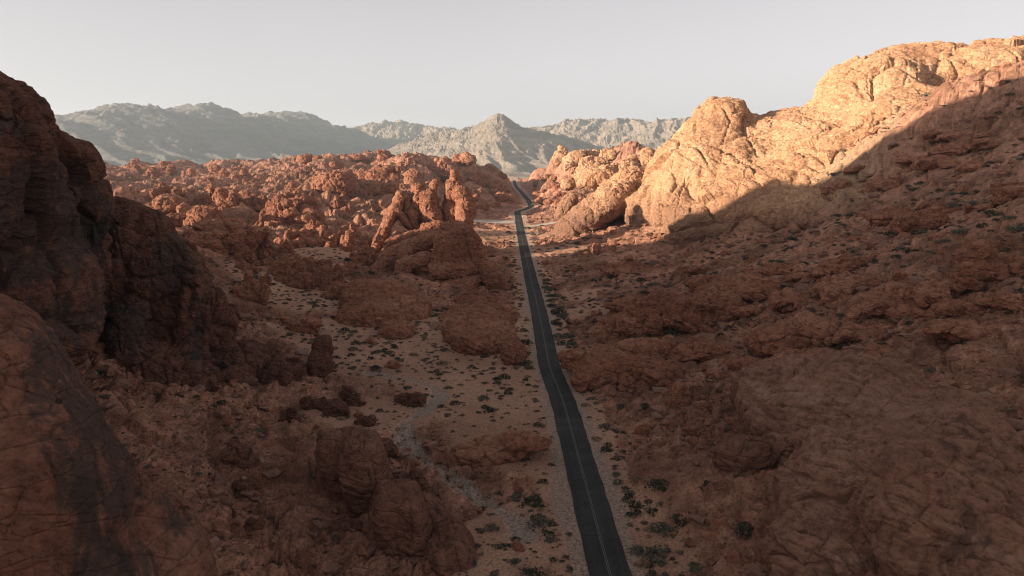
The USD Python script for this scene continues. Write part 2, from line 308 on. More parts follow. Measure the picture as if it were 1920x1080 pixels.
# ---------------------------------------------------------------- weathered rock: relief along the surface normal
def rock_relief(p, s, strata=1.0, cracks=1.0, pits=0.0, lumps=1.0, bed=(0.25, 0.12, 1.0), bedwarp=1.0, joints=None, seed=0.0, fine=1.0, flutes=0.0):
    """Relief in metres at points p for a rock whose bulges are about s metres: rounded bulges with sharp creases, bedding ledges, joints, hollows."""
    q = p.astype(np.float64) + seed
    d = lumps * s * (0.16 * fbm(q / s, 2, 0.5, 'billow') + 0.05 * fbm(q / (0.35 * s) + 5, 2, 0.55, 'billow'))
    b = np.array(bed) / np.linalg.norm(bed)
    warp = bedwarp * (perlin(q / (1.7 * s) + 31) * 0.22 * s + perlin(q / (0.5 * s) + 3) * 0.05 * s)
    h = q @ b + warp
    if strata:
        for per, amp in ((0.20 * s, 0.030 * s), (0.062 * s, 0.014 * s)):
            w = h / per
            k = np.floor(w)
            f = (w - k)
            hard = (np.sin(k * 12.9898 + 4.1) * 43758.5453) % 1.0
            prof = np.minimum(f / 0.75, 1) ** 0.6 - sstep(0.8, 1.0, f) * 1.0
            mod = sstep(-0.35, 0.45, perlin(q / (0.9 * s) + 77 + per))
            d += strata * 1.7 * amp * (hard * 1.2 - 0.2) * prof * mod
    if cracks:                                                             # three sets of joints, broken into lengths
        for k, (dv, sp, wd, dp) in enumerate(joints or (((1, .25, .12), .95, .026, .070), ((.25, 1, -.2), 1.25, .024, .060), ((.75, -.6, .35), .55, .014, .030))):
            dv = np.array(dv) / np.linalg.norm(dv)
            c = (q @ dv + 0.13 * sp * s * perlin(q / (1.1 * s) + 13 * k) + 0.04 * sp * s * perlin(q / (0.25 * s) + 7 * k)) / (sp * s)
            n0 = np.round(c)
            fr = np.abs(c - n0) * sp * s
            on = sstep(0.0, 0.25, perlin(q / (0.8 * s) + 29 * k + n0[:, None] * np.array([3.7, 1.9, 5.3])))
            d -= cracks * s * dp * np.exp(-(fr / (wd * s)) ** 2) * on
    if flutes:
        fl = perlin(q * np.array([1.0, 1.0, 0.12]) / (0.16 * s) + 23)
        d += flutes * 0.03 * s * fl
    if pits:
        t = perlin(q * np.array([1, 1, 1.5]) / (0.15 * s) + 91)
        area = sstep(0.0, 0.35, perlin(q / (0.8 * s) + 7))
        d -= pits * 0.05 * s * sstep(0.42, 0.62, t) * area
        t2 = perlin(q * np.array([1, 1, 1.7]) / (0.06 * s) + 19)
        d -= pits * 0.012 * s * sstep(0.45, 0.6, t2)
    d += fine * 0.012 * s * fbm(q / (0.10 * s) + 41, 3, 0.6)
    return d

def blocks(p, seeds, size, rng, offset, tilt, groove, warp=0.25):
    """Relief of rock broken into blocks about size metres across: each block has its own height and tilt, with a gap between neighbours."""
    from scipy.spatial import cKDTree
    def bend(x):
        return x + warp * size * np.stack([perlin(x / size * 0.6 + 5), perlin(x / size * 0.6 + 25), perlin(x / size * 0.6 + 45)], 1)
    sp = bend(seeds)
    dist, idx = cKDTree(sp).query(bend(p), k=2, workers=4)
    off = rng.uniform(-1, 1, len(seeds)); g = rng.normal(0, 1, (len(seeds), 3))
    i = idx[:, 0]
    loc = (p - seeds[i]) / size
    return offset * off[i] + tilt * np.clip((loc * g[i]).sum(1), -1.2, 1.2) - groove * np.exp(-((dist[:, 1] - dist[:, 0]) / (0.16 * size)) ** 2)

def surface_nets(V, origin, h):
    """Surface of the zero level of V (negative inside) on a regular grid, one vertex per crossed cell."""
    s = V < 0
    n = np.array(V.shape)
    c = np.zeros(n - 1, np.uint8)
    for i in (0, 1):
        for j in (0, 1):
            for k in (0, 1):
                c += s[i:n[0] - 1 + i, j:n[1] - 1 + j, k:n[2] - 1 + k]
    cell = np.argwhere((c > 0) & (c < 8))
    index = -np.ones(n - 1, np.int64)
    index[tuple(cell.T)] = np.arange(len(cell))
    acc, cnt = np.zeros((len(cell), 3)), np.zeros(len(cell))
    for ax in range(3):
        o1, o2 = [a for a in range(3) if a != ax]
        for a in (0, 1):
            for b in (0, 1):
                q = cell.copy(); q[:, o1] += a; q[:, o2] += b
                r = q.copy(); r[:, ax] += 1
                v0, v1 = V[tuple(q.T)], V[tuple(r.T)]
                m = (v0 < 0) != (v1 < 0)
                t = v0[m] / (v0[m] - v1[m])
                x = q[m].astype(float); x[:, ax] += t
                acc[m] += x; cnt[m] += 1
    verts = acc / cnt[:, None] * h + origin
    faces = []
    for ax in range(3):
        o1, o2 = [(1, 2), (2, 0), (0, 1)][ax]
        sl0, sl1 = [slice(None)] * 3, [slice(None)] * 3
        sl0[ax], sl1[ax] = slice(0, -1), slice(1, None)
        A, B = s[tuple(sl0)], s[tuple(sl1)]
        e = np.argwhere(A != B)
        e = e[(e[:, o1] > 0) & (e[:, o2] > 0) & (e[:, o1] < n[o1] - 1) & (e[:, o2] < n[o2] - 1)]
        flip = A[tuple(e.T)]
        def idx(a, b):
            q = e.copy(); q[:, o1] -= a; q[:, o2] -= b
            return index[tuple(q.T)]
        quad = np.stack([idx(1, 1), idx(0, 1), idx(0, 0), idx(1, 0)], 1)
        quad[~flip] = quad[~flip][:, ::-1]
        faces += [quad[:, [0, 1, 2]], quad[:, [0, 2, 3]]]
    return verts, np.vstack(faces)

def rot(yaw, pitch, roll):
    cy, sy, cp, sp, cr, sr = math.cos(yaw), math.sin(yaw), math.cos(pitch), math.sin(pitch), math.cos(roll), math.sin(roll)
    return np.array([[cy, -sy, 0], [sy, cy, 0], [0, 0, 1]]) @ np.array([[1, 0, 0], [0, cp, -sp], [0, sp, cp]]) @ np.array([[cr, 0, sr], [0, 1, 0], [-sr, 0, cr]])

def lobe(px, py, d, rx, ry, rd, tilt=0.0, p=2.3, yaw=None, lean=0.0):
    """An ellipsoidal bulge, centred where the photograph shows it at depth d; rx, ry in picture pixels at that depth, rd in metres; tilt turns it clockwise in the picture."""
    c = at(px, py, d)
    az = math.atan2(c[0], c[1]) if yaw is None else yaw
    return (c, np.array([rx * d / FPX, rd, ry * d / FPX]), rot(-az, math.radians(lean), math.radians(tilt)), p)

def lift(lobes, dz):
    return [(c + np.array([0, 0, dz]), r, R, p) for c, r, R, p in lobes]

def lobe_world(c, r, yaw=0.0, pitch=0.0, roll=0.0, p=2.3):
    return (np.array(c, float), np.array(r, float), rot(yaw, pitch, roll), p)

def lobes_sdf(x, lobes, k):
    out = None
    for c, r, R, p in lobes:
        q = np.abs((x - c) @ R) / r
        k0 = (q ** p).sum(-1) ** (1 / p)
        k1 = np.sqrt(((q / r) ** 2).sum(-1))
        d = k0 * (k0 - 1) / np.maximum(k1, 1e-9)
        d = np.minimum(d, 40.0)
        if out is None:
            out = d
        else:
            hh = np.clip(0.5 + 0.5 * (out - d) / k, 0, 1)
            out = out + (d - out) * hh - k * hh * (1 - hh)
    return out

def midpoint(v, f):
    e = np.sort(np.vstack([f[:, [0, 1]], f[:, [1, 2]], f[:, [2, 0]]]), axis=1)
    key = e[:, 0] * np.int64(len(v)) + e[:, 1]
    u, inv = np.unique(key, return_inverse=True)
    a, b = u // len(v), u % len(v)
    mid = (v[a] + v[b]) / 2
    n = len(f)
    m = inv.reshape(3, n).T + len(v)
    g = np.vstack([np.stack([f[:, 0], m[:, 0], m[:, 2]], 1), np.stack([m[:, 0], f[:, 1], m[:, 1]], 1), np.stack([m[:, 2], m[:, 1], f[:, 2]], 1), m])
    return np.vstack([v, mid]), g

def formation(lobes, h, k, s, fine_edge=None, sink=3.0, keep_all=False, rel=None, warp=0.0, seed=0.0, split=(), **relief):
    """Mesh of a body of rock: rounded union of lobes, roughened. h grid step, k rounding between lobes, s size of the bulges, fine_edge wanted edge length."""
    lo = np.min([c - np.sqrt(((R * r) ** 2).sum(1)) for c, r, R, p in lobes], axis=0) - 2.5 * h - k * 0.3
    hi = np.max([c + np.sqrt(((R * r) ** 2).sum(1)) for c, r, R, p in lobes], axis=0) + 2.5 * h + k * 0.3
    gz = land(np.array([(lo[0] + hi[0]) / 2, lo[0], hi[0], lo[0], hi[0]]), np.array([(lo[1] + hi[1]) / 2, lo[1], lo[1], hi[1], hi[1]])).min()
    lo[2] = max(lo[2], gz - 2 * sink - 2 * h)
    n = np.maximum(np.ceil((hi - lo) / h).astype(int) + 1, 4)
    X = np.stack(np.meshgrid(*[lo[a] + h * np.arange(n[a]) for a in range(3)], indexing='ij'), -1).reshape(-1, 3)
    def field(x):
        if warp:
            x = x + warp * np.stack([perlin(x / (0.9 * s) + seed + 3), perlin(x / (0.9 * s) + seed + 37), perlin(x / (0.9 * s) + seed + 71)], 1)
        return lobes_sdf(x, lobes, k)
    parts = np.array_split(X, max(4, len(X) // 60000))
    V = np.concatenate(list(_pool.map(lambda x: lobes_sdf(x, lobes, k), parts) if not warp else [field(x) for x in parts])).reshape(n)
    v, f = surface_nets(V, lo, h)
    while fine_edge and h > fine_edge * 1.35:
        v, f = midpoint(v, f)
        h /= 2
    nrm = vnormals(v, f)
    v = v - nrm * np.clip(field(v), -h, h)[:, None]
    nrm = vnormals(v, f)
    d = rock_relief(v, s, seed=seed, **relief)
    if split:
        rng = np.random.default_rng(int(seed * 10) + 5)
        for size, amount in split:
            ar = np.linalg.norm(np.cross(v[f[:, 1]] - v[f[:, 0]], v[f[:, 2]] - v[f[:, 0]]), axis=1) / 2
            m = max(4, int(ar.sum() / size ** 2))
            if m < len(v):
                pick = rng.choice(len(f), m, p=ar / ar.sum())
                d += blocks(v, v[f[pick, 0]], size, rng, 0.11 * size * amount, 0.13 * size * amount, 0.11 * size * amount)
    v = v + nrm * d[:, None]
    if not keep_all:                                                       # what lies buried under the ground is left out
        ok = v[:, 2] > land(v[:, 0], v[:, 1]) - sink
        f = f[ok[f].any(1)]
        used = np.unique(f)
        m = np.zeros(len(v), np.int64); m[used] = np.arange(len(used))
        v, f = v[used], m[f]
    return v, f

# ---------------------------------------------------------------- zones of the ground
def ground_px(px, py, z=0.0):
    d = (CAMZ - z) / (SP - (540 - py) / FPX * CP)
    return at(px, py, d)

def polyline_distance(x, y, line):
    best = np.full(x.shape, 1e9)
    for a, b in zip(line[:-1], line[1:]):
        ab = b[:2] - a[:2]
        t = np.clip(((x - a[0]) * ab[0] + (y - a[1]) * ab[1]) / (ab @ ab), 0, 1)
        best = np.minimum(best, np.hypot(x - a[0] - t * ab[0], y - a[1] - t * ab[1]))
    return best

WASH = np.array([ground_px(*p) for p in [(700, 700), (770, 708), (815, 722), (828, 738), (800, 760), (765, 785), (755, 803), (775, 832), (830, 868), (880, 905), (925, 940), (960, 965), (985, 1000)]])
SAND = [ground_px(px, py)[:2].tolist() + [r, a] for px, py, r, a in [(480, 575, 40, .9), (560, 580, 34, .8), (620, 560, 30, .8), (620, 500, 40, .7), (640, 640, 26, .9), (700, 670, 26, .9), (800, 680, 30, 1), (880, 690, 26, 1), (740, 620, 16, .8), (800, 600, 14, .8), (840, 640, 14, .7),
        (960, 730, 18, .7), (950, 800, 20, .8), (1000, 850, 12, .9), (900, 760, 20, .7), (850, 750, 20, .7), (980, 1000, 14, .8), (930, 1040, 10, .9), (1200, 960, 9, .9), (1240, 1040, 9, .8), (940, 440, 60, .6), (1020, 470, 50, .5), (1060, 520, 30, .3), (1090, 590, 22, .5), (1100, 560, 22, .5), (700, 780, 22, .55)]]

PULLOUTS = [np.array([(-46, 772), (-20, 776), (3, 779), (3, 809), (-10, 815), (-24, 812), (-46, 796)], float), np.array([(14, 738), (34, 750), (50, 763), (52, 776), (38, 772), (26, 764), (14, 755)], float)]

def zones(x, y, slope):
    n = fbm(np.stack([x / 14, y / 14, 0 * x], 1), 3)
    sand = np.zeros(x.shape)
    for sx, sy, r, a in SAND:
        sand = np.maximum(sand, a * np.exp(-((x - sx) ** 2 + (y - sy) ** 2) / r ** 2) * 1.35)
    dr = np.abs(x - road_x(y))
    sand = np.maximum(sand, 1.1 * (1 - sstep(6, 15, dr)))
    sand = np.clip(sstep(0.30, 0.62, sand + 0.35 * n) * (1 - sstep(0.30, 0.5, slope)), 0, 1)
    dw = polyline_distance(x, y, WASH)
    wash = (1 - sstep(1.2, 3.6, dw + 3.2 * n))
    shoulder = 1 - sstep(5.2, 7.4, dr + 1.6 * n - 2.2 * np.exp(-((x - 12) ** 2 + (y - 150) ** 2) / 300.0))
    return sand, np.clip(np.maximum(0.8 * wash, 0.7 * shoulder), 0, 1), wash, shoulder

MASSIF = [lobe(1285, 330, 640, 62, 165, 70, 33), lobe(1340, 260, 650, 52, 75, 60, 10), lobe(1345, 345, 610, 120, 100, 75, 0), lobe(1500, 290, 620, 130, 78, 80, 0),
          lobe(1640, 215, 620, 112, 112, 90, 0), lobe(1780, 170, 650, 190, 84, 110, 0), lobe(1940, 140, 600, 50, 60, 60, 0), lobe(1255, 405, 560, 38, 70, 32, 14),
          lobe(1410, 385, 530, 105, 70, 50, -18), lobe(1590, 320, 520, 140, 88, 60, -20), lobe(1700, 250, 520, 90, 90, 60, 0), lobe(1320, 430, 520, 80, 45, 40, 0),
          lobe(1500, 400, 480, 120, 60, 50, -10)]

Q = 1.0                                                                     # fineness of the ground's mesh
def build_ground():
    az_in = np.radians(np.linspace(-40, 40, int(800 * Q)))
    az_out = np.radians(np.arange(43, 318, 3.0))
    az = np.concatenate([az_in, az_out])
    r = np.concatenate([[2, 15, 30, 44], np.exp(np.linspace(np.log(55), np.log(1700), int(640 * Q))), np.exp(np.linspace(np.log(1760), np.log(12000), 40))])
    A, R = np.meshgrid(az, r, indexing='ij')
    x, y = (R * np.sin(A)).ravel(), (R * np.cos(A)).ravel()
    z = land(x, y)
    e = 2.0
    gx, gy = (land(x + e, y) - land(x - e, y)) / (2 * e), (land(x, y + e) - land(x, y - e)) / (2 * e)
    slope = np.hypot(gx, gy)
    sand, wash, w0, shoulder = zones(x, y, slope)
    nrm = np.stack([-gx, -gy, np.ones_like(gx)], 1); nrm /= np.linalg.norm(nrm, axis=1, keepdims=True)
    p = np.stack([x, y, z], 1)
    dr = np.abs(x - road_x(y))
    near_road = sstep(5.5, 13, dr)
    for poly in PULLOUTS:
        near_road = near_road * sstep(2, 10, np.hypot(np.maximum(np.abs(x - poly[:, 0].mean()) - np.ptp(poly[:, 0]) / 2, 0), np.maximum(np.abs(y - poly[:, 1].mean()) - np.ptp(poly[:, 1]) / 2, 0)))
    rocky = (1 - sand) * near_road
    wild = sstep(440, 620, y) * sstep(40, 140, -x + 0 * y)                 # the jumbled field to the left, far off
    wild = np.maximum(wild, sstep(820, 1000, y) * sstep(30, 70, np.abs(x - 12)))
    far = sstep(2000, 2800, np.hypot(x, y))
    smooth_rock = sstep(-0.05, 0.35, perlin(p / 38.0 + 83)) * sstep(20, 40, x)      # barer bedrock between the rubble
    d = rock_relief(p, 11.0, strata=1.3, cracks=0.8, lumps=0.9, bed=(0.5, -0.25, 1.0)) * rocky * (1 - 0.55 * smooth_rock)
    rng = np.random.default_rng(21)
    rr = np.hypot(x, y)
    inside = (np.abs(np.arctan2(x, y)) < math.radians(41)) & (rr > 55) & (rr < 1300)
    I = np.flatnonzero(inside & (rocky > 0.2))
    scree = sstep(-0.25, 0.25, fbm(p / 34.0 + 55, 3)) * rocky * (1 - 0.85 * smooth_rock) * (1 - sstep(700, 1200, rr))
    for size, keep, off, tl, gr in ((9.0, 1300, .9, .9, 1.2), (3.6, 620, .34, .42, .5), (1.7, 300, .20, .25, .25)):
        J = I[rr[I] < keep]
        area = (rr[J] ** 2)
        m = int(math.radians(82) * keep ** 2 / 2 * 0.45 / size ** 2)
        m = min(m, 60000, len(J) // 3)
        seeds = p[rng.choice(J, m, replace=False, p=area / area.sum())]
        mask = (rocky if size > 5 else scree)[J] * (1 - sstep(0.8 * keep, keep, rr[J]))
        d[J] += mask * blocks(p[J], seeds, size, rng, off, tl, gr)
    d += wild * near_road * (19.0 * fbm(p * np.array([1.3, 0.75, 1]) / 95.0 + 3, 2, 0.5, 'billow') + 6.5 * fbm(p / 27.0 + 13, 3, 0.55, 'ridge') * sstep(-0.3, 0.4, perlin(p / 110.0 + 71)))
    J = I[wild[I] > 0.3]
    seeds = p[rng.choice(J, min(len(J) // 6, 5000), replace=False, p=rr[J] ** 2 / (rr[J] ** 2).sum())]
    d[J] += wild[J] * (0.25 + 0.75 * sstep(-0.3, 0.3, perlin(p[J] / 90.0 + 33))) * blocks(p[J], seeds, 13.0, rng, 2.2, 2.8, 2.2)
    bed = np.array([-0.35, 0.75, 0.55])                                    # ledges that climb the right slope
    hgt = (p @ bed + 5.0 * perlin(p / 45.0 + 8) + 1.2 * perlin(p / 11.0)) / 8.5
    fr = hgt - np.floor(hgt)
    hard = (np.sin(np.floor(hgt) * 12.9898) * 43758.5453) % 1.0
    d += rocky * sstep(25, 50, x) * (1 - wild) * (0.5 + 2.2 * hard) * (np.minimum(fr / 0.8, 1) - sstep(0.8, 1.0, fr) - 0.4) * sstep(-0.25, 0.2, perlin(p / 55.0 + 61))
    d += sstep(-200, -250, x) * sstep(60, 120, y) * sstep(520, 440, y) * 24.0 * fbm(p / 62.0 + 19, 3, 0.5, 'billow')
    d += rocky * (1 - wild) * 2.2 * fbm(p / 42.0 + 9, 3)
    d += sand * near_road * 0.35 * fbm(p / 9.0, 3)
    d = d * (1 - far) + far * 8 * fbm(p / 300.0, 3)
    d -= w0 * 0.5
    p = p + nrm * d[:, None]
    p[:, 2] -= (1 - sstep(5.5, 9.0, dr)) * 0.12 * (y < 2300)
    na, nr = len(az), len(r)
    I = np.arange(na * nr).reshape(na, nr)
    a = np.vstack([I[:-1], I[-1:]]); 
    i00, i10 = I, np.roll(I, -1, axis=0)
    quads = np.stack([i00[:, :-1].ravel(), i00[:, 1:].ravel(), i10[:, 1:].ravel(), i10[:, :-1].ravel()], 1)
    f = np.vstack([quads[:, [0, 2, 1]], quads[:, [0, 3, 2]]])
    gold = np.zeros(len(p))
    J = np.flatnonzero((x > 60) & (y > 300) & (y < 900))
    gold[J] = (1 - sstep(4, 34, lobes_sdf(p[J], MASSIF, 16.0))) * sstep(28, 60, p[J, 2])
    return p, f, dict(sand=sand, wash=wash, gold=gold), (x, y, slope, w0, shoulder, sand)

gp, gf, gprim, (gx_, gy_, gslope, gwash, gshoulder, gsand) = build_ground()
def split_faces(p, f, prim, zone, names):
    zf = zone[f].max(1) if zone.dtype.kind != 'f' else zone[f[:, 0]]
    for k, (name, mat, label) in enumerate(names):
        sel = f[zf == k]
        if not len(sel):
            continue
        used = np.unique(sel)
        m = np.zeros(len(p), np.int64); m[used] = np.arange(len(used))
        tag(obj(name, p[used], m[sel], mat, smooth=name in ('sand_flat', 'dry_wash', 'road_shoulder'), primvars={a: b[used] for a, b in prim.items()}), label, kind='structure')
gzone = np.zeros(len(gp), np.int64)
gzone[(gx_ > 32) & (gslope > 0.16) & (gy_ < 640)] = 1
gzone[(gx_ < -30) & (gy_ < 420) & (gslope > 0.22)] = 2
gzone[((gx_ < -60) & (gy_ > 470)) & (gy_ < 2300)] = 3
gzone[((np.abs(gx_ - road_x(gy_)) > 26) & (gy_ > 760)) & (gy_ < 2300) & (gx_ > 20)] = 4
gzone[(gsand > 0.6) & (gzone != 1) & (gy_ < 700) & (gx_ > -200) & (gx_ < 60)] = 5
gzone[gwash > 0.5] = 6
gzone[(gshoulder > 0.5) & (gy_ < 1000) & (gy_ > 0)] = 7
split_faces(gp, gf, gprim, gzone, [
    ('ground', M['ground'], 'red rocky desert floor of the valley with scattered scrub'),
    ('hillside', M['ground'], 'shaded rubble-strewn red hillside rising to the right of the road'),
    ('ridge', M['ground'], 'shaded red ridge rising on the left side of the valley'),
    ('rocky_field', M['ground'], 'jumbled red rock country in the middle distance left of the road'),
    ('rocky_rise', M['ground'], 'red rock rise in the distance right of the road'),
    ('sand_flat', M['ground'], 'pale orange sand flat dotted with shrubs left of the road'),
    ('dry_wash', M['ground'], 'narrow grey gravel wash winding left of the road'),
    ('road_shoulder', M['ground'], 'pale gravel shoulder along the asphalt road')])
print('ground', round(time.time() - T0, 1), len(gf))

_azs = np.radians(np.linspace(-40, 40, int(800 * Q)))
_nr = len(gp) // (len(_azs) + len(np.arange(43, 318, 3.0)))
_gz = gp[:len(_azs) * _nr].reshape(len(_azs), _nr, 3)
_lr = np.log(np.hypot(gx_[:_nr], gy_[:_nr]))
def ground_z(x, y):
    """Height of the finished ground."""
    x, y = np.atleast_1d(np.asarray(x, float)), np.atleast_1d(np.asarray(y, float))
    a = (np.arctan2(x, y) - _azs[0]) / (_azs[1] - _azs[0])
    b = np.interp(np.log(np.hypot(x, y)), _lr, np.arange(_nr))
    z = map_coordinates(_gz[..., 2], np.stack([a, b]), order=1, mode='nearest')
    return np.where((a < 0) | (a > len(_azs) - 1), land(x, y), z)

def hit(px, py):
    """Where the line of sight through a pixel meets the ground; (point, depth along the view axis)."""
    d = np.exp(np.linspace(np.log(70), np.log(2400), 700))
    u, t = (px - 960.0) / FPX, (540.0 - py) / FPX
    X, Y, Z = u * d, d * (CP + t * SP), CAMZ + d * (-SP + t * CP)
    below = np.flatnonzero(Z < land(X, Y))
    k = below[0] if len(below) else len(d) - 1
    return np.array([X[k], Y[k], Z[k]]), d[k]
# ---------------------------------------------------------------- the road
def ribbon(line, offsets, z, sub=2.5, ragged=0.0):
    seg = np.concatenate([[0], np.cumsum(np.hypot(*np.diff(line[:, :2], axis=0).T))])
    s = np.arange(0, seg[-1], sub)
    from scipy.interpolate import PchipInterpolator
    c = np.stack([PchipInterpolator(seg, line[:, k])(s) for k in range(2)], 1)
    rag = [ragged * perlin(np.column_stack([c / 7.0, np.full(len(c), 3.7 * i)])) if i in (0, len(offsets) - 1) else 0 * c[:, 0] for i in range(len(offsets))]
    t = np.gradient(c, axis=0); t /= np.linalg.norm(t, axis=1, keepdims=True)
    nr = np.stack([t[:, 1], -t[:, 0]], 1)
    v = np.concatenate([np.column_stack([c + nr * (o + g)[:, None], np.full(len(c), zz)]) for o, zz, g in zip(offsets, z, rag)])
    n, m = len(c), len(offsets)
    I = np.arange(n * m).reshape(m, n)
    q = np.stack([I[:-1, :-1].ravel(), I[1:, :-1].ravel(), I[1:, 1:].ravel(), I[:-1, 1:].ravel()], 1)
    return v, np.vstack([q[:, [0, 1, 2]], q[:, [0, 2, 3]]])
road_line = ROAD[:-2].copy()
v, f = ribbon(road_line, [-3.85, -3.45, 0, 3.45, 3.85], [0.0, 0.03, 0.06, 0.03, 0.0], ragged=0.35)
road = tag(obj('road', v, f, M['asphalt'], smooth=False), 'straight dark asphalt two-lane road running down the valley', kind='structure')
for o in (-0.16, 0.16):
    v, f = ribbon(road_line, [o - 0.06, o + 0.06], [0.068, 0.068])
    obj('centre_line', v, f, M['road_paint'], parent='/World/road', smooth=False)

# ---------------------------------------------------------------- big bodies of rock
def rock(name, lobes, mat, label, category='rock formation', kind=None, group=None, smooth=True, stains=(), **kw):
    v, f = formation(lobes, **kw)
    st = np.zeros(len(v))
    for c, r, R, p in stains:
        st = np.maximum(st, 1.15 - ((np.abs((v - c) @ R) / r) ** 2).sum(1) ** 0.5)
    st = np.clip(st, -0.2, 0.75) + 0.0
    p = tag(obj(name, v, f, M[mat], smooth=smooth, primvars={'stain': st} if len(stains) else {'stain': st * 0 - 0.2}), label, None if kind else category, group, kind)
    print(name, len(f), round(time.time() - T0, 1))
    return v, f

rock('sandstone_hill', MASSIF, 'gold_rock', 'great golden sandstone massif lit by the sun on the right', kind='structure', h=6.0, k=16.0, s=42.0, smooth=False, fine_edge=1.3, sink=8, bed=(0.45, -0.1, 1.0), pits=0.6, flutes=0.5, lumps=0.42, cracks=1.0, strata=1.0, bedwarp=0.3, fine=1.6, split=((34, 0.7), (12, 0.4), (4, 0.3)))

def rock_parts(name, parts, mat, label, category='rock formation', smooth=True, **kw):
    root = thing(name)
    tag(root, label, category)
    for part_name, lobes in parts:
        v, f = formation(lobes, **kw)
        obj(part_name, v, f, M[mat], parent=str(root.GetPath()), smooth=smooth, primvars={'stain': np.full(len(v), -0.2)})
    print(name, round(time.time() - T0, 1))

toe = [lobe(1112, 402, 670, 34, 92, 40, 52), lobe(1165, 370, 700, 42, 66, 40, 40), lobe(1120, 332, 730, 42, 22, 24, -8, 2.6), lobe(1172, 328, 770, 34, 26, 30, 0), lobe(1065, 345, 740, 14, 13, 12, 0), lobe(1062, 388, 720, 16, 32, 14, 30), lobe(1205, 395, 640, 34, 40, 30, 10)]
KW = dict(h=2.4, k=3.0, s=18.0, fine_edge=0.9, pits=0.7, smooth=False, split=((10, .5), (4, .4)))
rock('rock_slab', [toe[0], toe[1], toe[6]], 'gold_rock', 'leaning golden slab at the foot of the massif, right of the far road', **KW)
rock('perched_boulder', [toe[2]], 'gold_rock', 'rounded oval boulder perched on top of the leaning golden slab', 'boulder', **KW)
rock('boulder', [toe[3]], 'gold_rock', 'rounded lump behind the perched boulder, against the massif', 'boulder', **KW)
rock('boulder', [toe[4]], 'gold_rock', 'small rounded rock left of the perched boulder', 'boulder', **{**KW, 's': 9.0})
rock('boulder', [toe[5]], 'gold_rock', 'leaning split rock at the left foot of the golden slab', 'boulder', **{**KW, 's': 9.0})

centre = [lobe(852, 330, 545, 9.5, 13, 9, 0), lobe(850, 349, 545, 17, 12, 12, 10, 2.6), lobe(866, 366, 542, 19, 20, 15, -25), lobe(876, 388, 540, 17, 26, 14, -14), lobe(870, 425, 538, 17, 50, 14, -3), lobe(842, 366, 545, 9, 16, 9, 0),
          lobe(814, 347, 548, 9, 14, 8, 32), lobe(803, 384, 543, 20, 30, 16, 4), lobe(810, 415, 545, 24, 32, 18, 0), lobe(783, 355, 550, 13, 12, 10, -20), lobe(779, 389, 542, 9, 30, 10, 6), lobe(790, 366, 548, 14, 12, 10, 20),
          lobe(764, 375, 545, 10, 10, 8, 0), lobe(762, 395, 542, 9, 24, 9, 8), lobe(747, 374, 540, 11, 18, 9, 20), lobe(738, 398, 535, 13, 34, 11, 30), lobe(718, 438, 522, 12, 48, 12, 26), lobe(697, 478, 512, 11, 26, 10, 30),
          lobe(757, 412, 530, 8, 28, 8, -38), lobe(775, 420, 540, 12, 36, 12, -8), lobe(740, 456, 505, 22, 14, 10, -24), lobe(845, 400, 546, 16, 40, 12, 0), lobe(830, 440, 545, 60, 26, 22, 0)]
rock_parts('rock_formation', [('pinnacle', centre[:6] + centre[21:22]), ('tower', centre[6:12]), ('tower', centre[12:14]), ('leaning_fin', centre[14:19] + centre[20:21]), ('fin', [centre[19], centre[22]])], 'red_rock', 'sunlit knobbly sandstone towers left of the road, topped by a pinnacle', h=1.9, k=1.3, s=9.0, smooth=False, fine_edge=0.75, pits=1.3, lumps=0.7, split=((6, .5), (2.5, .5)))
front = [lobe(850, 436, 440, 30, 22, 12, -8, 2.6), lobe(853, 474, 438, 42, 50, 18, 0, 2.8), lobe(856, 502, 434, 52, 20, 18, -6, 2.6), lobe(905, 500, 432, 17, 80, 12, -20, 2.6), lobe(938, 548, 422, 20, 66, 12, -26, 2.6), lobe(962, 584, 405, 20, 44, 10, -34),
         lobe(848, 534, 424, 58, 13, 15, -14, 2.8), lobe(842, 556, 416, 60, 14, 15, -24, 2.8), lobe(872, 580, 406, 56, 20, 15, -12, 2.8), lobe(890, 608, 396, 62, 34, 16, 0), lobe(836, 590, 410, 30, 30, 12, 0), lobe(815, 520, 436, 14, 34, 10, 12),
         lobe(772, 462, 470, 76, 15, 12, -22, 2.8), lobe(742, 490, 458, 40, 13, 10, -32, 2.8), lobe(712, 500, 450, 13, 44, 9, 38, 2.6), lobe(752, 516, 440, 15, 36, 10, 30, 2.6), lobe(780, 490, 445, 40, 14, 9, -14, 2.8), lobe(744, 540, 435, 24, 17, 9, 0),
         lobe(796, 548, 425, 17, 22, 8, 0), lobe(806, 578, 412, 28, 24, 9, 0), lobe(798, 427, 490, 10, 8, 5, 0), lobe(818, 421, 488, 18, 8, 6, -6), lobe(780, 440, 485, 40, 10, 8, -16)]
rock_parts('rock_formation', [('hoodoo', front[:3]), ('flank', front[3:6]), ('ledges', front[6:12]), ('fin', [front[12]]), ('fin', [front[13], front[14]]), ('fin', front[15:18]), ('boulder', [front[18]]), ('boulder', [front[19]]), ('cap_rock', front[20:])], 'red_rock', 'shaded layered hoodoo with dark hollows in front of the sunlit towers', h=1.7, k=1.2, s=9.0, smooth=False, fine_edge=0.6, pits=1.8, lumps=0.5, strata=1.6, cracks=1.0, split=((6, .5), (2.2, .5)))

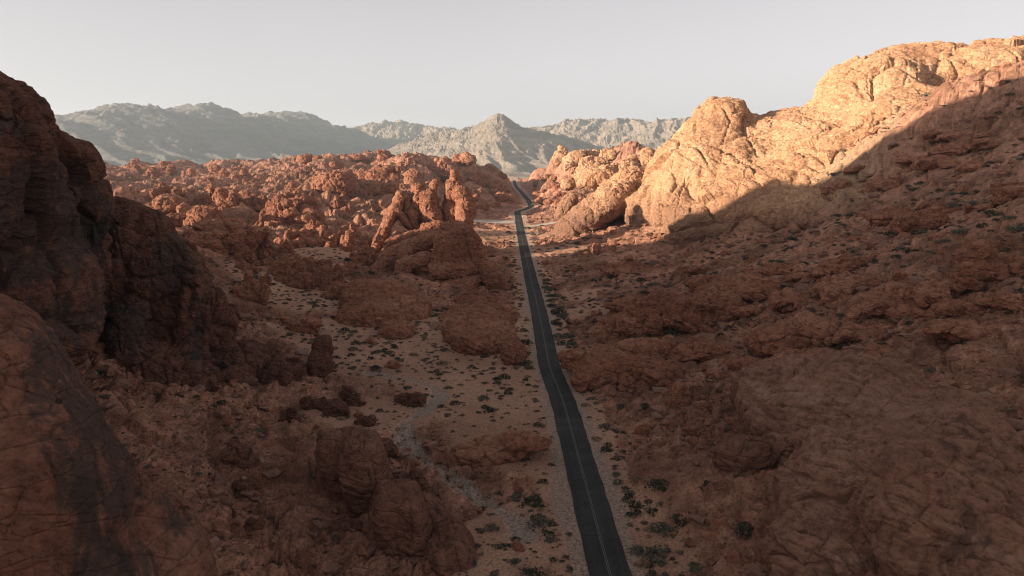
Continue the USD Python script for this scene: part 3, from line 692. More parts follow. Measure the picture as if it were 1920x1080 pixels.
wall = [lobe(-30, 290, 160, 92, 150, 26, 16, 3.4), lobe(-58, 190, 165, 44, 82, 24, 4, 2.6), lobe(34, 356, 180, 70, 116, 26, 22, 3.2), lobe(-4, 222, 176, 38, 40, 20, 30, 2.8), lobe(38, 270, 186, 38, 46, 20, 34, 2.8), lobe(96, 380, 196, 52, 120, 22, 22, 3.2), lobe(165, 450, 205, 34, 110, 20, 14, 3.0),
        lobe(-120, 300, 170, 150, 220, 50, 0), lobe(40, 560, 185, 130, 120, 34, 0, 2.8), lobe(46, 190, 178, 10, 9, 6, 0), lobe(30, 174, 176, 9, 8, 6, 0)]
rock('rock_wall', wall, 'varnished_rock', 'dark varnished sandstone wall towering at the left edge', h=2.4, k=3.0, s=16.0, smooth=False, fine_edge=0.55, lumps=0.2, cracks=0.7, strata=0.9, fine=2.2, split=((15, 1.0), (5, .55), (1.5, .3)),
     stains=[lobe(20, 440, 150, 190, 190, 60, 20), lobe(140, 420, 180, 80, 150, 50, 20), lobe(20, 240, 155, 50, 36, 30, 0), lobe(110, 560, 185, 140, 90, 50, 0), lobe(60, 340, 165, 90, 90, 50, 0)])
face = [lobe(240, 500, 240, 66, 120, 20, 20, 3.2), lobe(205, 430, 246, 44, 60, 18, 24, 3.0), lobe(284, 545, 240, 62, 112, 20, 22, 3.2), lobe(248, 446, 256, 52, 34, 18, 34, 2.8), lobe(345, 590, 236, 22, 110, 14, 12, 3.4), lobe(350, 580, 244, 18, 84, 12, 16, 3.2), lobe(378, 610, 246, 30, 76, 14, 20, 3.0),
        lobe(412, 624, 252, 24, 60, 14, 22, 2.8), lobe(308, 484, 262, 36, 40, 16, 34, 2.8), lobe(362, 536, 262, 30, 40, 14, 34, 2.8), lobe(300, 690, 222, 84, 50, 16, 10, 2.8), lobe(232, 660, 222, 40, 80, 16, 6, 3.0), lobe(366, 714, 222, 40, 40, 12, 26, 2.8), lobe(470, 680, 246, 52, 34, 16, 24), lobe(510, 672, 252, 24, 24, 10, 0), lobe(430, 700, 236, 60, 30, 14, 14)]
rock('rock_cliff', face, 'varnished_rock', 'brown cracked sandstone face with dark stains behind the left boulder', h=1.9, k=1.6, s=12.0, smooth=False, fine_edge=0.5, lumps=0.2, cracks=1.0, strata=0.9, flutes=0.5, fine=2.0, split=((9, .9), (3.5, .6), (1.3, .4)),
     stains=[lobe(318, 500, 225, 46, 90, 30, 12), lobe(228, 610, 215, 70, 80, 30, 10), lobe(190, 440, 225, 30, 130, 30, 12), lobe(370, 620, 225, 20, 90, 24, 6)])
boulder = [lobe(10, 830, 95, 150, 280, 16, -14, 2.6), lobe(105, 960, 92, 150, 250, 14, -20, 2.8), lobe(-60, 800, 95, 160, 260, 20, 0), lobe(318, 1030, 96, 56, 110, 8, -24, 2.8), lobe(180, 1100, 95, 190, 160, 14, 0)]
rock('rock_dome', boulder, 'slick_rock', 'smooth reddish dome streaked with dark varnish in the lower left corner', h=1.0, k=2.4, s=9.0, smooth=False, fine_edge=0.19, lumps=0.22, cracks=0.6, strata=0.9, fine=2.2, pits=0.5, split=((6, .3), (1.1, .25)), stains=[lobe(118, 690, 92, 66, 120, 16, -22), lobe(175, 850, 88, 96, 240, 18, -10), lobe(200, 1060, 90, 110, 160, 18, 0), lobe(20, 660, 96, 30, 50, 12, 0), lobe(335, 950, 92, 44, 80, 12, -20)])
mound1 = [lobe(893, 606, 385, 66, 36, 24, 0), lobe(880, 640, 335, 70, 36, 26, 0, 2.6), lobe(905, 668, 292, 62, 34, 16, -4, 2.8), lobe(960, 640, 345, 26, 40, 18, -30, 2.6), lobe(860, 660, 300, 30, 26, 12, 10, 2.6), lobe(962, 692, 268, 24, 22, 7, 0, 2.6)]
rock('rock_outcrop', lift(mound1, 6.0), 'red_rock', 'broad shaded mound of tilted ledges between the dark hoodoo and the road', 'rock outcrop', smooth=False, h=1.8, k=2.0, s=9.0, fine_edge=0.5, lumps=0.6, strata=2.2, cracks=1.3, bed=(0.5, 0.5, 0.8), bedwarp=0.5, pits=0.8, split=((5, .8), (1.8, .6)))
mound2 = [lobe(712, 575, 362, 70, 34, 24, 6), lobe(700, 610, 325, 66, 32, 20, -6, 2.6), lobe(760, 606, 335, 50, 34, 16, 10, 2.6), lobe(745, 640, 300, 36, 18, 10, 0, 2.6), lobe(665, 590, 345, 30, 28, 14, 20, 2.6)]
rock('rock_outcrop', lift(mound2, 4.0), 'red_rock', 'broad low shaded mound of ledges on the sand, left of the dark hoodoo foot', 'rock outcrop', smooth=False, h=1.8, k=2.0, s=9.0, fine_edge=0.5, lumps=0.6, strata=2.0, cracks=1.2, bed=(0.4, 0.4, 0.9), bedwarp=0.5, pits=0.6, split=((5, .7), (1.8, .6)))
for lobes, label in (
        ([lobe(636, 886, 170, 31, 78, 8, -12, 3.6), lobe(620, 930, 172, 18, 60, 7, -14, 3.6)], 'tall slab-like boulder, farthest left of the upright rocks at the bottom'),
        ([lobe(690, 888, 165, 41, 78, 9, -8, 3.2), lobe(668, 905, 164, 26, 70, 8, -14, 3.2), lobe(654, 820, 170, 38, 9, 6, -6, 3.2)], 'tall boulder with a flat cap slab, second of the upright rocks at the bottom'),
        ([lobe(700, 965, 158, 13, 42, 5, 14, 3.2)], 'narrow dark column wedged between the two largest upright rocks'),
        ([lobe(752, 1000, 148, 45, 94, 8, -10, 3.6), lobe(778, 985, 147, 30, 80, 7, -14, 3.2)], 'largest upright boulder with level bedding lines, nearest the bottom edge'),
        ([lobe(827, 972, 152, 15, 56, 5, -38, 3.2)], 'low sloping rib on the right side of the largest upright boulder'),
        ([lobe(806, 1064, 142, 14, 30, 4, 10, 3.2)], 'small upright rock between the largest boulder and the low rock at the bottom edge'),
        ([lobe(852, 1040, 141, 40, 50, 7, -30, 3.2)], 'low rounded rock at the bottom edge, closest to the pale dirt')):
    rock('boulder', lobes, 'slick_rock', label, 'boulder', h=0.9, k=0.6, s=7.0, smooth=False, fine_edge=0.24, lumps=0.3, cracks=1.0, strata=2.2, fine=2.2, split=((4.5, .3), (1.2, .25)))
spire = [lobe(605, 652, 252, 20, 24, 4.2, 0, 2.6), lobe(600, 700, 250, 27, 42, 5.5, 3, 2.8), lobe(605, 735, 246, 34, 26, 7, 0)]
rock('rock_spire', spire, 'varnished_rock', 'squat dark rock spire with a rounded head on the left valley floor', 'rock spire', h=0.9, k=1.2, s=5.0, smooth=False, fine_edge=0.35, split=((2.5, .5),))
dome1 = [lobe(1545, 800, 168, 130, 100, 24, -8, 2.6), lobe(1700, 825, 156, 170, 84, 26, 26, 2.6), lobe(1440, 775, 180, 60, 80, 14, 0, 2.6), lobe(1850, 910, 132, 150, 90, 22, 30, 2.6)]
SLABS = (((.8, .6, .12), .42, .022, .095), ((.8, .6, .3), .23, .012, .045), ((-.5, .8, .15), 1.1, .018, .05))
rock('rock_dome', lift(dome1, 1.6), 'pale_slick', 'broad smooth slickrock dome on the lower right slope', h=1.8, k=6.0, s=12.0, fine_edge=0.34, lumps=0.22, cracks=1.3, fine=1.4, strata=3.6, smooth=False, joints=SLABS, bed=(0.8, 0.6, 0.55), bedwarp=0.28, split=((10, .5), (3, .35), (1.2, .25)), stains=[lobe(1520, 745, 172, 16, 34, 8, 10), lobe(1500, 830, 165, 50, 20, 8, 25), lobe(1420, 770, 185, 16, 40, 8, 0)])
dome2 = [lobe(1625, 935, 130, 150, 112, 15, -12, 2.6), lobe(1790, 1000, 113, 180, 110, 16, 28, 2.6), lobe(1530, 1050, 126, 100, 85, 12, -20, 2.6), lobe(1900, 1080, 100, 120, 90, 14, 20)]
rock('rock_dome', lift(dome2, 1.6), 'pale_slick', 'cracked slickrock dome in the lower right corner', h=1.5, k=4.0, s=10.0, fine_edge=0.28, lumps=0.22, cracks=1.4, fine=1.4, strata=3.6, smooth=False, joints=SLABS, bed=(0.8, 0.55, 0.5), bedwarp=0.3, split=((7, .7), (2.5, .5), (1.1, .3)), stains=[lobe(1610, 960, 134, 40, 30, 8, 40), lobe(1660, 1040, 124, 40, 40, 8, 50), lobe(1540, 990, 134, 14, 18, 6, 0), lobe(1760, 940, 128, 20, 16, 6, 0)])

for poly, label in zip(PULLOUTS, ('pale gravel pull-out left of the road beyond the towers', 'pale gravel pull-out right of the road below the golden slab')):
    c = poly.mean(0)
    n = 48
    seg = np.concatenate([poly, poly[:1]])
    arc = np.concatenate([[0], np.cumsum(np.hypot(*np.diff(seg, axis=0).T))])
    ss = np.linspace(0, arc[-1], n, endpoint=False)
    edge = np.stack([np.interp(ss, arc, seg[:, k]) for k in range(2)], 1)
    edge += 0.9 * np.stack([perlin(np.column_stack([edge / 5, edge[:, :1] * 0])), perlin(np.column_stack([edge / 5 + 9, edge[:, :1] * 0]))], 1)
    v = np.vstack([np.append(c, 0)] + [np.column_stack([c + (edge - c) * k, np.zeros(n)]) for k in (0.5, 1.0)])
    v[:, 2] = np.maximum(ground_z(v[:, 0], v[:, 1]), land(v[:, 0], v[:, 1])) + 0.25
    i = np.arange(n); j = (i + 1) % n
    f = np.vstack([np.stack([0 * i, 1 + i, 1 + j], 1), np.stack([1 + i, 1 + n + i, 1 + n + j], 1), np.stack([1 + i, 1 + n + j, 1 + j], 1)])
    if np.cross(*(v[f[0, 1:]] - v[f[0, 0]])[:, :2]) < 0:
        f = f[:, ::-1]
    tag(obj('gravel_pullout', v, f, M['pale_dirt']), label, kind='structure')
# ---------------------------------------------------------------- far mountains
def mountain(name, label, crest, mat, foot_front, foot_back, seed, step=9.0, base=-95.0, gully=0.42, lam=300.0, cliff=0.0, craggy=0.10):
    """crest: rows (px, py, depth). The flanks fall from the crest line to the plain, cut by gullies that run down the slope."""
    C = np.array([at(*c) for c in crest])
    seg = np.concatenate([[0], np.cumsum(np.hypot(*np.diff(C[:, :2], axis=0).T))])
    s = np.arange(0, seg[-1], step)
    c = np.stack([np.interp(s, seg, C[:, k]) for k in range(3)], 1)
    from scipy.ndimage import gaussian_filter1d
    t = np.stack([gaussian_filter1d(np.gradient(c[:, k]), 60, mode='nearest') for k in range(2)], 1)
    t /= np.linalg.norm(t, axis=1, keepdims=True)
    out = np.stack([t[:, 1], -t[:, 0]], 1)                                 # towards the camera side
    w = np.concatenate([-np.linspace(1, 0, int(foot_back / step / 2.5))[:-1], np.linspace(0, 1, int(foot_front / step))])
    W = np.where(w < 0, w * foot_back, w * foot_front)
    S, WW = np.meshgrid(np.arange(len(s)), W, indexing='ij')
    a = np.abs(np.meshgrid(np.arange(len(s)), w, indexing='ij')[1])
    x = c[S, 0] + out[S, 0] * WW
    y = c[S, 1] + out[S, 1] * WW
    H = c[S, 2] - base
    pts = np.stack([x.ravel(), y.ravel(), np.zeros(x.size)], 1)
    sl = np.stack([(s[S] / lam).ravel(), (WW / (lam * 5.0)).ravel(), np.full(x.size, seed)], 1)
    warp = 0.45 * np.stack([perlin(pts / 520 + seed), 0.25 * perlin(pts / 520 + seed + 9), np.zeros(len(pts))], 1) + 0.14 * np.stack([perlin(pts / 170 + seed), 0.3 * perlin(pts / 170 + seed + 5), np.zeros(len(pts))], 1)
    g = fbm(sl + warp, 5, 0.55, 'ridge').reshape(x.shape)
    rough = fbm(pts / 120.0 + seed, 6, 0.62, 'ridge').reshape(x.shape)
    aw = np.clip(a + 0.10 * g * np.minimum(a * 6, 1), 0, 1)
    fall = 1 - aw
    prof = 0.16 * fall + 0.84 * sstep(0.0, 1.0, np.clip((fall - 0.30) / 0.70, 0, 1)) ** 1.15
    z = base + H * prof
    amp = np.minimum(a * 7, 1) * sstep(1.0, 0.55, a) + 0.06
    z = z + H * gully * g * amp + H * craggy * rough * sstep(0.62, 0.35, a)
    if cliff:
        lev = z / 95.0 + 0.6 * perlin(pts / 240 + seed).reshape(x.shape)
        fr = lev - np.floor(lev)
        z = z + cliff * 60.0 * (sstep(0.0, 0.35, fr) - fr) * sstep(0.25, 0.5, prof) * sstep(0.97, 0.75, prof)
    z = z - 12 * a ** 4
    v = np.stack([x, y, z], -1).reshape(-1, 3)
    n, m = x.shape
    I = np.arange(n * m).reshape(n, m)
    q = np.stack([I[:-1, :-1].ravel(), I[1:, :-1].ravel(), I[1:, 1:].ravel(), I[:-1, 1:].ravel()], 1)
    f = np.vstack([q[:, [0, 2, 1]], q[:, [0, 3, 2]]])
    tag(obj(name, v, f, mat, smooth=False), label, kind='structure')
    print(name, len(f), round(time.time() - T0, 1))

def far_rock(name, ramp):
    return usdkit.material(stage, '/World/Looks/' + name, {
    'geo': ('geometry', {}), 'map': ('mapping', {'mapping_type': 'point', 'scale': (0.004, 0.004, 0.03)}), 'n': ('noise_texture', {'scale': 1.0, 'detail': 8.0, 'roughness': 0.65, 'distortion': 0.4}),
    'n2': ('noise_texture', {'scale': 0.03, 'detail': 6.0, 'roughness': 0.7}), 'r': ('rgb_ramp', {'ramp': ramp}),
    'b': ('bump', {'strength': 0.5, 'distance': 8.0}), 'p': ('principled_bsdf', {'roughness': 0.95, 'specular_ior_level': 0.05, 'diffuse_roughness': 0.5})},
    [('geo.position', 'map.vector'), ('map.vector', 'n.vector'), ('geo.position', 'n2.vector'), ('n.fac', 'r.fac'), ('r.color', 'p.base_color'), ('n2.fac', 'b.height'), ('b.normal', 'p.normal')], surface='p.BSDF')
M['mountain_rock'] = far_rock('mountain_rock', [(0.3, (0.074, 0.071, 0.070)), (0.5, (0.12, 0.113, 0.109)), (0.7, (0.17, 0.157, 0.148))])
M['pale_mountain_rock'] = far_rock('pale_mountain_rock', [(0.3, (0.12, 0.098, 0.080)), (0.5, (0.19, 0.155, 0.124)), (0.7, (0.255, 0.212, 0.17))])

mountain('mountain_range', 'long blue-grey mountain range in shade on the left horizon',
         [(-260, 250, 4700), (-100, 238, 5000), (0, 240, 5300), (130, 225, 5700), (180, 214, 5900), (215, 204, 6050), (235, 206, 6120), (250, 208, 6200), (262, 216, 6250), (300, 212, 6400), (310, 208, 6450), (325, 213, 6500), (340, 211, 6600), (365, 205, 6700), (385, 212, 6800), (418, 226, 7000),
          (440, 222, 7100), (470, 222, 7300), (500, 222, 7450), (535, 215, 7650), (550, 222, 7750), (580, 240, 7900), (620, 243, 8100), (645, 252, 8300), (690, 266, 8600), (760, 282, 9100)],
         M['mountain_rock'], 2300, 1500, 3.0, step=14.0, lam=340)
mountain('mountain_range', 'hazy distant range behind the peak, low in the middle of the horizon',
         [(540, 280, 9300), (640, 258, 9300), (665, 250, 9300), (700, 239, 9300), (735, 234, 9250), (762, 231, 9200), (775, 238, 9150), (800, 241, 9100), (835, 246, 9000), (850, 243, 9000), (857, 250, 9000), (900, 255, 9000), (960, 258, 9000)],
         M['pale_mountain_rock'], 2600, 1200, 11.0, step=15.0, lam=300)
mountain('mountain_range', 'pale uneven range on the horizon right of the pointed peak',
         [(930, 275, 8600), (975, 254, 8500), (1000, 243, 8300), (1030, 241, 8200), (1060, 238, 8100), (1075, 231, 8050), (1085, 234, 8000), (1110, 227, 7950), (1130, 231, 7900), (1160, 236, 7850), (1175, 228, 7800), (1200, 232, 7700), (1225, 235, 7650), (1240, 231, 7600), (1280, 230, 7500), (1350, 226, 7300), (1450, 240, 7100), (1600, 250, 6900), (1800, 270, 6800), (2000, 290, 6700)],
         M['pale_mountain_rock'], 2100, 1200, 23.0, step=15.0, lam=300, cliff=0.3, craggy=0.09)
mountain('mountain_peak', 'pale pointed peak with steep cliffs in the middle of the horizon',
         [(720, 292, 6700), (770, 272, 6600), (815, 257, 6450), (850, 250, 6300), (872, 247, 6200), (890, 243, 6120), (905, 237, 6050), (920, 229.5, 6000), (936, 220.5, 5950), (944, 221.5, 5950), (955, 229, 5970), (970, 239, 6000), (985, 246, 6060), (1010, 251, 6160), (1045, 258, 6300), (1085, 270, 6450), (1130, 290, 6600)],
         M['pale_mountain_rock'], 1500, 900, 41.0, step=9.0, lam=170, gully=0.30, cliff=0.3, craggy=0.12)

# ---------------------------------------------------------------- the air
def closed_box(lo, hi):
    b = trimesh.creation.box(bounds=[lo, hi])
    return np.array(b.vertices), np.array(b.faces)
HAZE = 4.2e-5
hv, hf = closed_box((-14000, -13000, -140), (14000, 14000, 620))
haze_mat = usdkit.material(stage, '/World/Looks/air', {'v': ('principled_volume', {'color': (0.72, 0.84, 0.92), 'density': HAZE, 'anisotropy': 0.2})}, volume='v.volume')
tag(obj('haze', hv, hf, haze_mat, smooth=False), 'thin pale haze in the air of the valley', kind='stuff')
# ---------------------------------------------------------------- outcrops: each its own body of rock
def cluster(rng, px, py, w, h, d, style):
    """Lobes for an outcrop that covers about w x h picture pixels with its foot at (px, py)."""
    L = []
    m = d / FPX
    if style == 'dome':
        L.append(lobe(px, py - 0.42 * h, d, 0.46 * w, 0.58 * h, 0.42 * w * m, rng.uniform(-12, 12), 2.2))
        for _ in range(3):
            L.append(lobe(px + rng.uniform(-.4, .4) * w, py - rng.uniform(.05, .4) * h, d + rng.uniform(-.3, .3) * w * m, rng.uniform(.18, .3) * w, rng.uniform(.25, .4) * h, .22 * w * m, rng.uniform(-30, 30), 2.2))
    elif style == 'fins':
        n = int(max(3, round(w / max(h, 1) * 4)))
        lean = rng.uniform(8, 24)
        for i in range(n):
            fx = (i + .5) / n - .5 + rng.uniform(-.06, .06)
            fh = h * (1 - 1.1 * abs(fx) ** 1.5) * rng.uniform(.65, 1.08)
            L.append(lobe(px + fx * w, py - .45 * fh, d + rng.uniform(-.25, .25) * w * m, w / n * rng.uniform(.5, .72), .58 * fh, .30 * w * m, lean + rng.uniform(-6, 6), 2.5))
        L.append(lobe(px, py - .12 * h, d, .5 * w, .3 * h, .35 * w * m, 0, 2.2))
    elif style == 'block':
        for i in range(6):
            s = rng.uniform(.25, .5)
            L.append(lobe(px + rng.uniform(-.36, .36) * w, py - rng.uniform(.1, .9 - s * .6) * h, d + rng.uniform(-.3, .3) * w * m, s * w * .6, s * h * rng.uniform(.7, 1.1), s * w * m * .6, rng.uniform(-35, 35), rng.uniform(3.0, 5.0)))
        L.append(lobe(px, py - .2 * h, d, .5 * w, .35 * h, .4 * w * m, rng.uniform(-10, 10), 2.6))
    elif style == 'ledge':
        L.append(lobe(px, py - .3 * h, d, .5 * w, .5 * h, .36 * w * m, rng.uniform(-14, 4), 2.6))
        for _ in range(4):
            L.append(lobe(px + rng.uniform(-.4, .4) * w, py - rng.uniform(0, .7) * h, d + rng.uniform(-.3, .3) * w * m, rng.uniform(.16, .32) * w, rng.uniform(.2, .36) * h, .2 * w * m, rng.uniform(-28, 8), 2.8))
    else:                                                                  # tower
        L.append(lobe(px, py - .35 * h, d, .42 * w, .5 * h, .42 * w * m, rng.uniform(-8, 8), 2.4))
        L.append(lobe(px + .08 * w, py - .78 * h, d, .3 * w, .26 * h, .3 * w * m, rng.uniform(-20, 20), 2.2))
        L.append(lobe(px - .2 * w, py - .15 * h, d, .4 * w, .25 * h, .4 * w * m, 0, 2.2))
    return L

def outcrop(px, py, w, h, style, mat, label, group=None, seed=0, depth=None, edge_px=2.9):
    rng = np.random.default_rng(1000 + seed)
    P, d = hit(px, py)
    if depth:
        d = depth
    dz = (ground_z(*at(px, py, d)[:2])[0] - at(px, py, d)[2])             # seat it on the finished ground
    L = [(c + np.array([0, 0, np.clip(dz, -8, 8) - 0.10 * h * d / FPX]), r, R, p) for c, r, R, p in cluster(rng, px, py, w, h, d, style)]
    m = d / FPX
    for c, r, R, p in L:                                                   # keep clear of the road
        reach = np.sqrt(((R * r) ** 2).sum(1))[0] + 6.5
        gap = c[0] - road_x(c[1])
        if abs(gap) < reach and c[1] < 2000:
            push = (reach - abs(gap)) * (1 if gap > 0 else -1)
            L = [(cc + np.array([push, 0, 0]), rr, RR, pp) for cc, rr, RR, pp in L]
            break
    size = max(w, h) * m
    fe = max(edge_px * m, size / 48)
    v, f = formation(L, h=fe * 2, k=0.06 * size, s=max(0.42 * size, 5 * fe), fine_edge=fe, sink=0.12 * size, seed=seed * 3.7, pits=0.8, strata=1.4, cracks=1.0, lumps=0.5, fine=1.6, bed=(0.45, -0.2, 1.0), split=((0.26 * size, 1.1), (0.10 * size, .8)))
    if len(f) < 8:
        return
    tag(obj('rock_outcrop', v, f, M[mat], smooth=False, primvars={'stain': np.full(len(v), -0.2)}), label, 'rock outcrop', group)

NAMED = [
    (305, 378, 56, 52, 'fins', 'red_rock', 'pale upright rock fingers left of the striped dome in the far left field'),
    (385, 374, 74, 52, 'fins', 'red_rock', 'row of rounded fins behind the big bare dome in the left field'),
    (318, 396, 70, 36, 'dome', 'red_rock', 'low striped dome in the left field beside the dark wall'),
    (383, 412, 78, 50, 'dome', 'red_rock', 'big bare rounded dome in the left field'),
    (343, 402, 26, 30, 'dome', 'red_rock', 'small lit lobe leaning on the left side of the big bare dome'),
    (425, 392, 38, 40, 'block', 'red_rock', 'round pitted boulder just right of the big bare dome'),
    (474, 388, 46, 46, 'fins', 'red_rock', 'spiky pinkish rock left of the broad double dome'),
    (545, 416, 120, 72, 'dome', 'red_rock', 'broad double dome in the middle of the left field'),
    (585, 448, 80, 62, 'fins', 'red_rock', 'dark upright fins with sunlit tips below the broad double dome'),
    (652, 470, 28, 66, 'fins', 'red_rock', 'pair of tall narrow rock fins left of the sunlit towers'),
    (420, 470, 130, 70, 'ledge', 'red_rock', 'dark rough ridge with a sunlit upper edge in front of the big bare dome'),
    (312, 425, 44, 28, 'block', 'red_rock', 'lit lumps at the edge of the shadow beside the dark wall'),
    (350, 462, 40, 36, 'tower', 'red_rock', 'squat block with a lit tip behind the brown stained face'),
    (628, 358, 70, 52, 'ledge', 'red_rock', 'sunlit pyramid of ledges left of the pinnacle, far off'),
    (708, 352, 80, 60, 'block', 'red_rock', 'large sunlit mass of lumps behind the towers'),
    (825, 322, 62, 40, 'block', 'red_rock', 'blocky sunlit cliff on the crest above the pinnacle'),
    (775, 340, 44, 40, 'dome', 'red_rock', 'rounded sunlit shoulder between the pinnacle and the crest cliff'),
    (570, 300, 30, 20, 'block', 'red_rock', 'highest pointed rock on the skyline of the left field'),
    (598, 302, 28, 18, 'block', 'red_rock', 'dark block beside the highest pointed rock of the left skyline'),
    (630, 312, 24, 16, 'block', 'red_rock', 'small rounded knob on the crest right of the pointed rock'),
    (668, 296, 24, 16, 'block', 'red_rock', 'rounded knob on the left skyline with the pale hazy range behind'),
    (725, 294, 40, 20, 'block', 'red_rock', 'row of small knobs on the skyline above the sunlit mass'),
    (870, 304, 46, 20, 'block', 'red_rock', 'low lit knobs on the skyline at the edge of the gap'),
    (312, 320, 34, 20, 'block', 'red_rock', 'flat-topped lump on the skyline near the left mountain'),
    (352, 328, 28, 22, 'block', 'red_rock', 'bumpy lump on the left skyline, farther right than the flat-topped one'),
    (415, 326, 36, 26, 'block', 'red_rock', 'reddish skyline rock where pale plain shows behind'),
    (215, 322, 60, 22, 'block', 'red_rock', 'rough skyline rocks next to the dark wall'),
    (262, 318, 40, 18, 'block', 'red_rock', 'rough skyline rocks between the dark wall and the flat-topped lump'),
    (892, 340, 30, 26, 'block', 'red_rock', 'single sunlit rock on the shaded slope left of the gap'),
    (1052, 302, 34, 32, 'tower', 'gold_rock', 'spiky sunlit rock at the left end of the right-hand crest'),
    (1083, 312, 44, 30, 'dome', 'gold_rock', 'striped rounded dome on the right-hand crest'),
    (1116, 326, 76, 40, 'dome', 'gold_rock', 'large smooth lit dome above the perched boulder'),
    (1142, 290, 36, 24, 'block', 'gold_rock', 'jagged rock on the crest right of the gap'),
    (1110, 284, 40, 16, 'block', 'gold_rock', 'low smooth crest rock in front of the far range'),
    (1181, 304, 44, 26, 'block', 'gold_rock', 'broken crest rocks left of the massif'),
    (1228, 300, 54, 34, 'block', 'gold_rock', 'lumpy crest rocks against the massif'),
    (1186, 346, 50, 40, 'dome', 'gold_rock', 'arched dome with small dark holes behind the leaning slab'),
    (566, 622, 60, 40, 'ledge', 'red_rock', 'tilted ribbed slab on the sand above the dark spire'),
    (470, 560, 64, 60, 'fins', 'red_rock', 'upright shaded fins above the sand at the left'),
    (540, 520, 70, 60, 'fins', 'red_rock', 'cluster of leaning shaded fins behind the sand flat'),
    (598, 520, 46, 56, 'fins', 'red_rock', 'narrow shaded fins at the left edge of the sandy slope'),
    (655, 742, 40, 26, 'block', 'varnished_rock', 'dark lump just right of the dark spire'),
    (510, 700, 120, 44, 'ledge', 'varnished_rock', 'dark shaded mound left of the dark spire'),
    (930, 850, 160, 34, 'ledge', 'red_rock', 'low shaded mound of slabs between the wash and the road'),
    (1235, 600, 110, 66, 'ledge', 'red_rock', 'hollowed slab outcrop on the slope right of the road'),
    (1205, 672, 100, 66, 'ledge', 'red_rock', 'fluted outcrop below the hollowed slab on the right slope'),
    (1330, 590, 120, 50, 'ledge', 'red_rock', 'broad pitted slab in the middle of the right slope'),
    (1310, 664, 110, 34, 'ledge', 'red_rock', 'low pale ledges below the pitted slab'),
    (1140, 640, 46, 30, 'block', 'red_rock', 'jagged reddish block close to the road at the right'),
    (1110, 720, 56, 44, 'fins', 'red_rock', 'grooved stump of rock close to the right roadside'),
    (1275, 760, 44, 54, 'dome', 'red_rock', 'upright rounded boulder left of the broad slickrock dome'),
    (1500, 560, 110, 30, 'ledge', 'red_rock', 'smooth low slab high on the right slope'),
    (1620, 620, 110, 34, 'ledge', 'red_rock', 'flat red slab above the broad slickrock dome'),
    (1850, 520, 100, 80, 'block', 'red_rock', 'dark overhang high on the right edge of the slope'),
    (1390, 880, 110, 70, 'ledge', 'slick_rock', 'scooped outcrop with dark stains left of the slickrock domes'),
    (1530, 420, 70, 30, 'ledge', 'gold_rock', 'rounded shaded block at the foot of the massif'),
    (1130, 468, 50, 20, 'block', 'red_rock', 'rubble at the foot of the leaning golden slab'),
    (1190, 500, 36, 18, 'block', 'red_rock', 'pair of rounded boulders on the slope below the leaning slab'),
]
for i, (px, py, w, h, style, mat, label) in enumerate(NAMED):
    outcrop(px, py, w, h, style, mat, label, seed=i)
print('named outcrops', round(time.time() - T0, 1))

LANDMARKS = [(305, 352, 'the upright rock fingers'), (385, 348, 'the row of rounded fins'), (318, 378, 'the low striped dome'), (383, 387, 'the big bare dome'), (425, 372, 'the round pitted boulder'), (474, 365, 'the spiky pinkish rock'), (545, 380, 'the broad double dome'),
    (585, 415, 'the fins with lit tips'), (652, 437, 'the tall narrow fins'), (420, 435, 'the dark rough ridge'), (350, 444, 'the squat block with lit tip'), (628, 332, 'the sunlit pyramid of ledges'), (708, 322, 'the large sunlit mass'), (825, 302, 'the blocky crest cliff'), (775, 320, 'the rounded sunlit shoulder'),
    (570, 292, 'the highest skyline rock'), (668, 290, 'the rounded skyline knob'), (725, 284, 'the row of skyline knobs'), (870, 294, 'the lit knobs at the gap'), (312, 310, 'the flat-topped skyline lump'), (415, 313, 'the reddish skyline rock'), (215, 312, 'the skyline rocks by the wall'), (892, 328, 'the single lit rock by the gap'),
    (1052, 285, 'the spiky crest rock'), (1083, 298, 'the striped crest dome'), (1116, 306, 'the large smooth lit dome'), (1142, 278, 'the jagged crest rock'), (1181, 291, 'the broken crest rocks'), (1228, 284, 'the lumpy crest rocks'), (1186, 326, 'the arched dome'), (1120, 332, 'the perched boulder'), (1110, 400, 'the leaning golden slab'),
    (700, 615, 'the broad low mound'), (890, 670, 'the layered mound by the road'), (566, 602, 'the tilted ribbed slab'), (470, 530, 'the fins above the sand'), (540, 490, 'the leaning shaded fins'), (598, 492, 'the narrow shaded fins'), (605, 690, 'the dark spire'), (655, 730, 'the dark lump by the spire'), (510, 680, 'the dark mound by the spire'), (930, 835, 'the low mound of slabs'),
    (1235, 567, 'the hollowed slab'), (1205, 640, 'the fluted outcrop'), (1330, 565, 'the broad pitted slab'), (1310, 647, 'the low pale ledges'), (1140, 625, 'the jagged roadside block'), (1110, 698, 'the grooved stump'), (1275, 733, 'the upright rounded boulder'), (1500, 545, 'the smooth low slab'), (1620, 603, 'the flat red slab'), (1850, 480, 'the dark overhang'),
    (1390, 845, 'the scooped outcrop'), (1530, 405, 'the block under the massif'), (1600, 780, 'the broad slickrock dome'), (1640, 950, 'the cracked slickrock dome'), (850, 350, 'the pinnacle'), (860, 480, 'the dark hoodoo'), (705, 460, 'the leaning sunlit fin'), (640, 880, 'the upright rocks at the bottom'), (120, 800, 'the varnished dome'), (300, 560, 'the brown stained face'), (925, 415, 'the left pull-out'), (1015, 420, 'the right pull-out'), (1760, 160, 'the shaded skyline crest'), (1880, 740, 'the angular boulder at the right edge')]
WHERE = ['right of', 'above right of', 'above', 'above left of', 'left of', 'below left of', 'below', 'below right of']
_used = set()
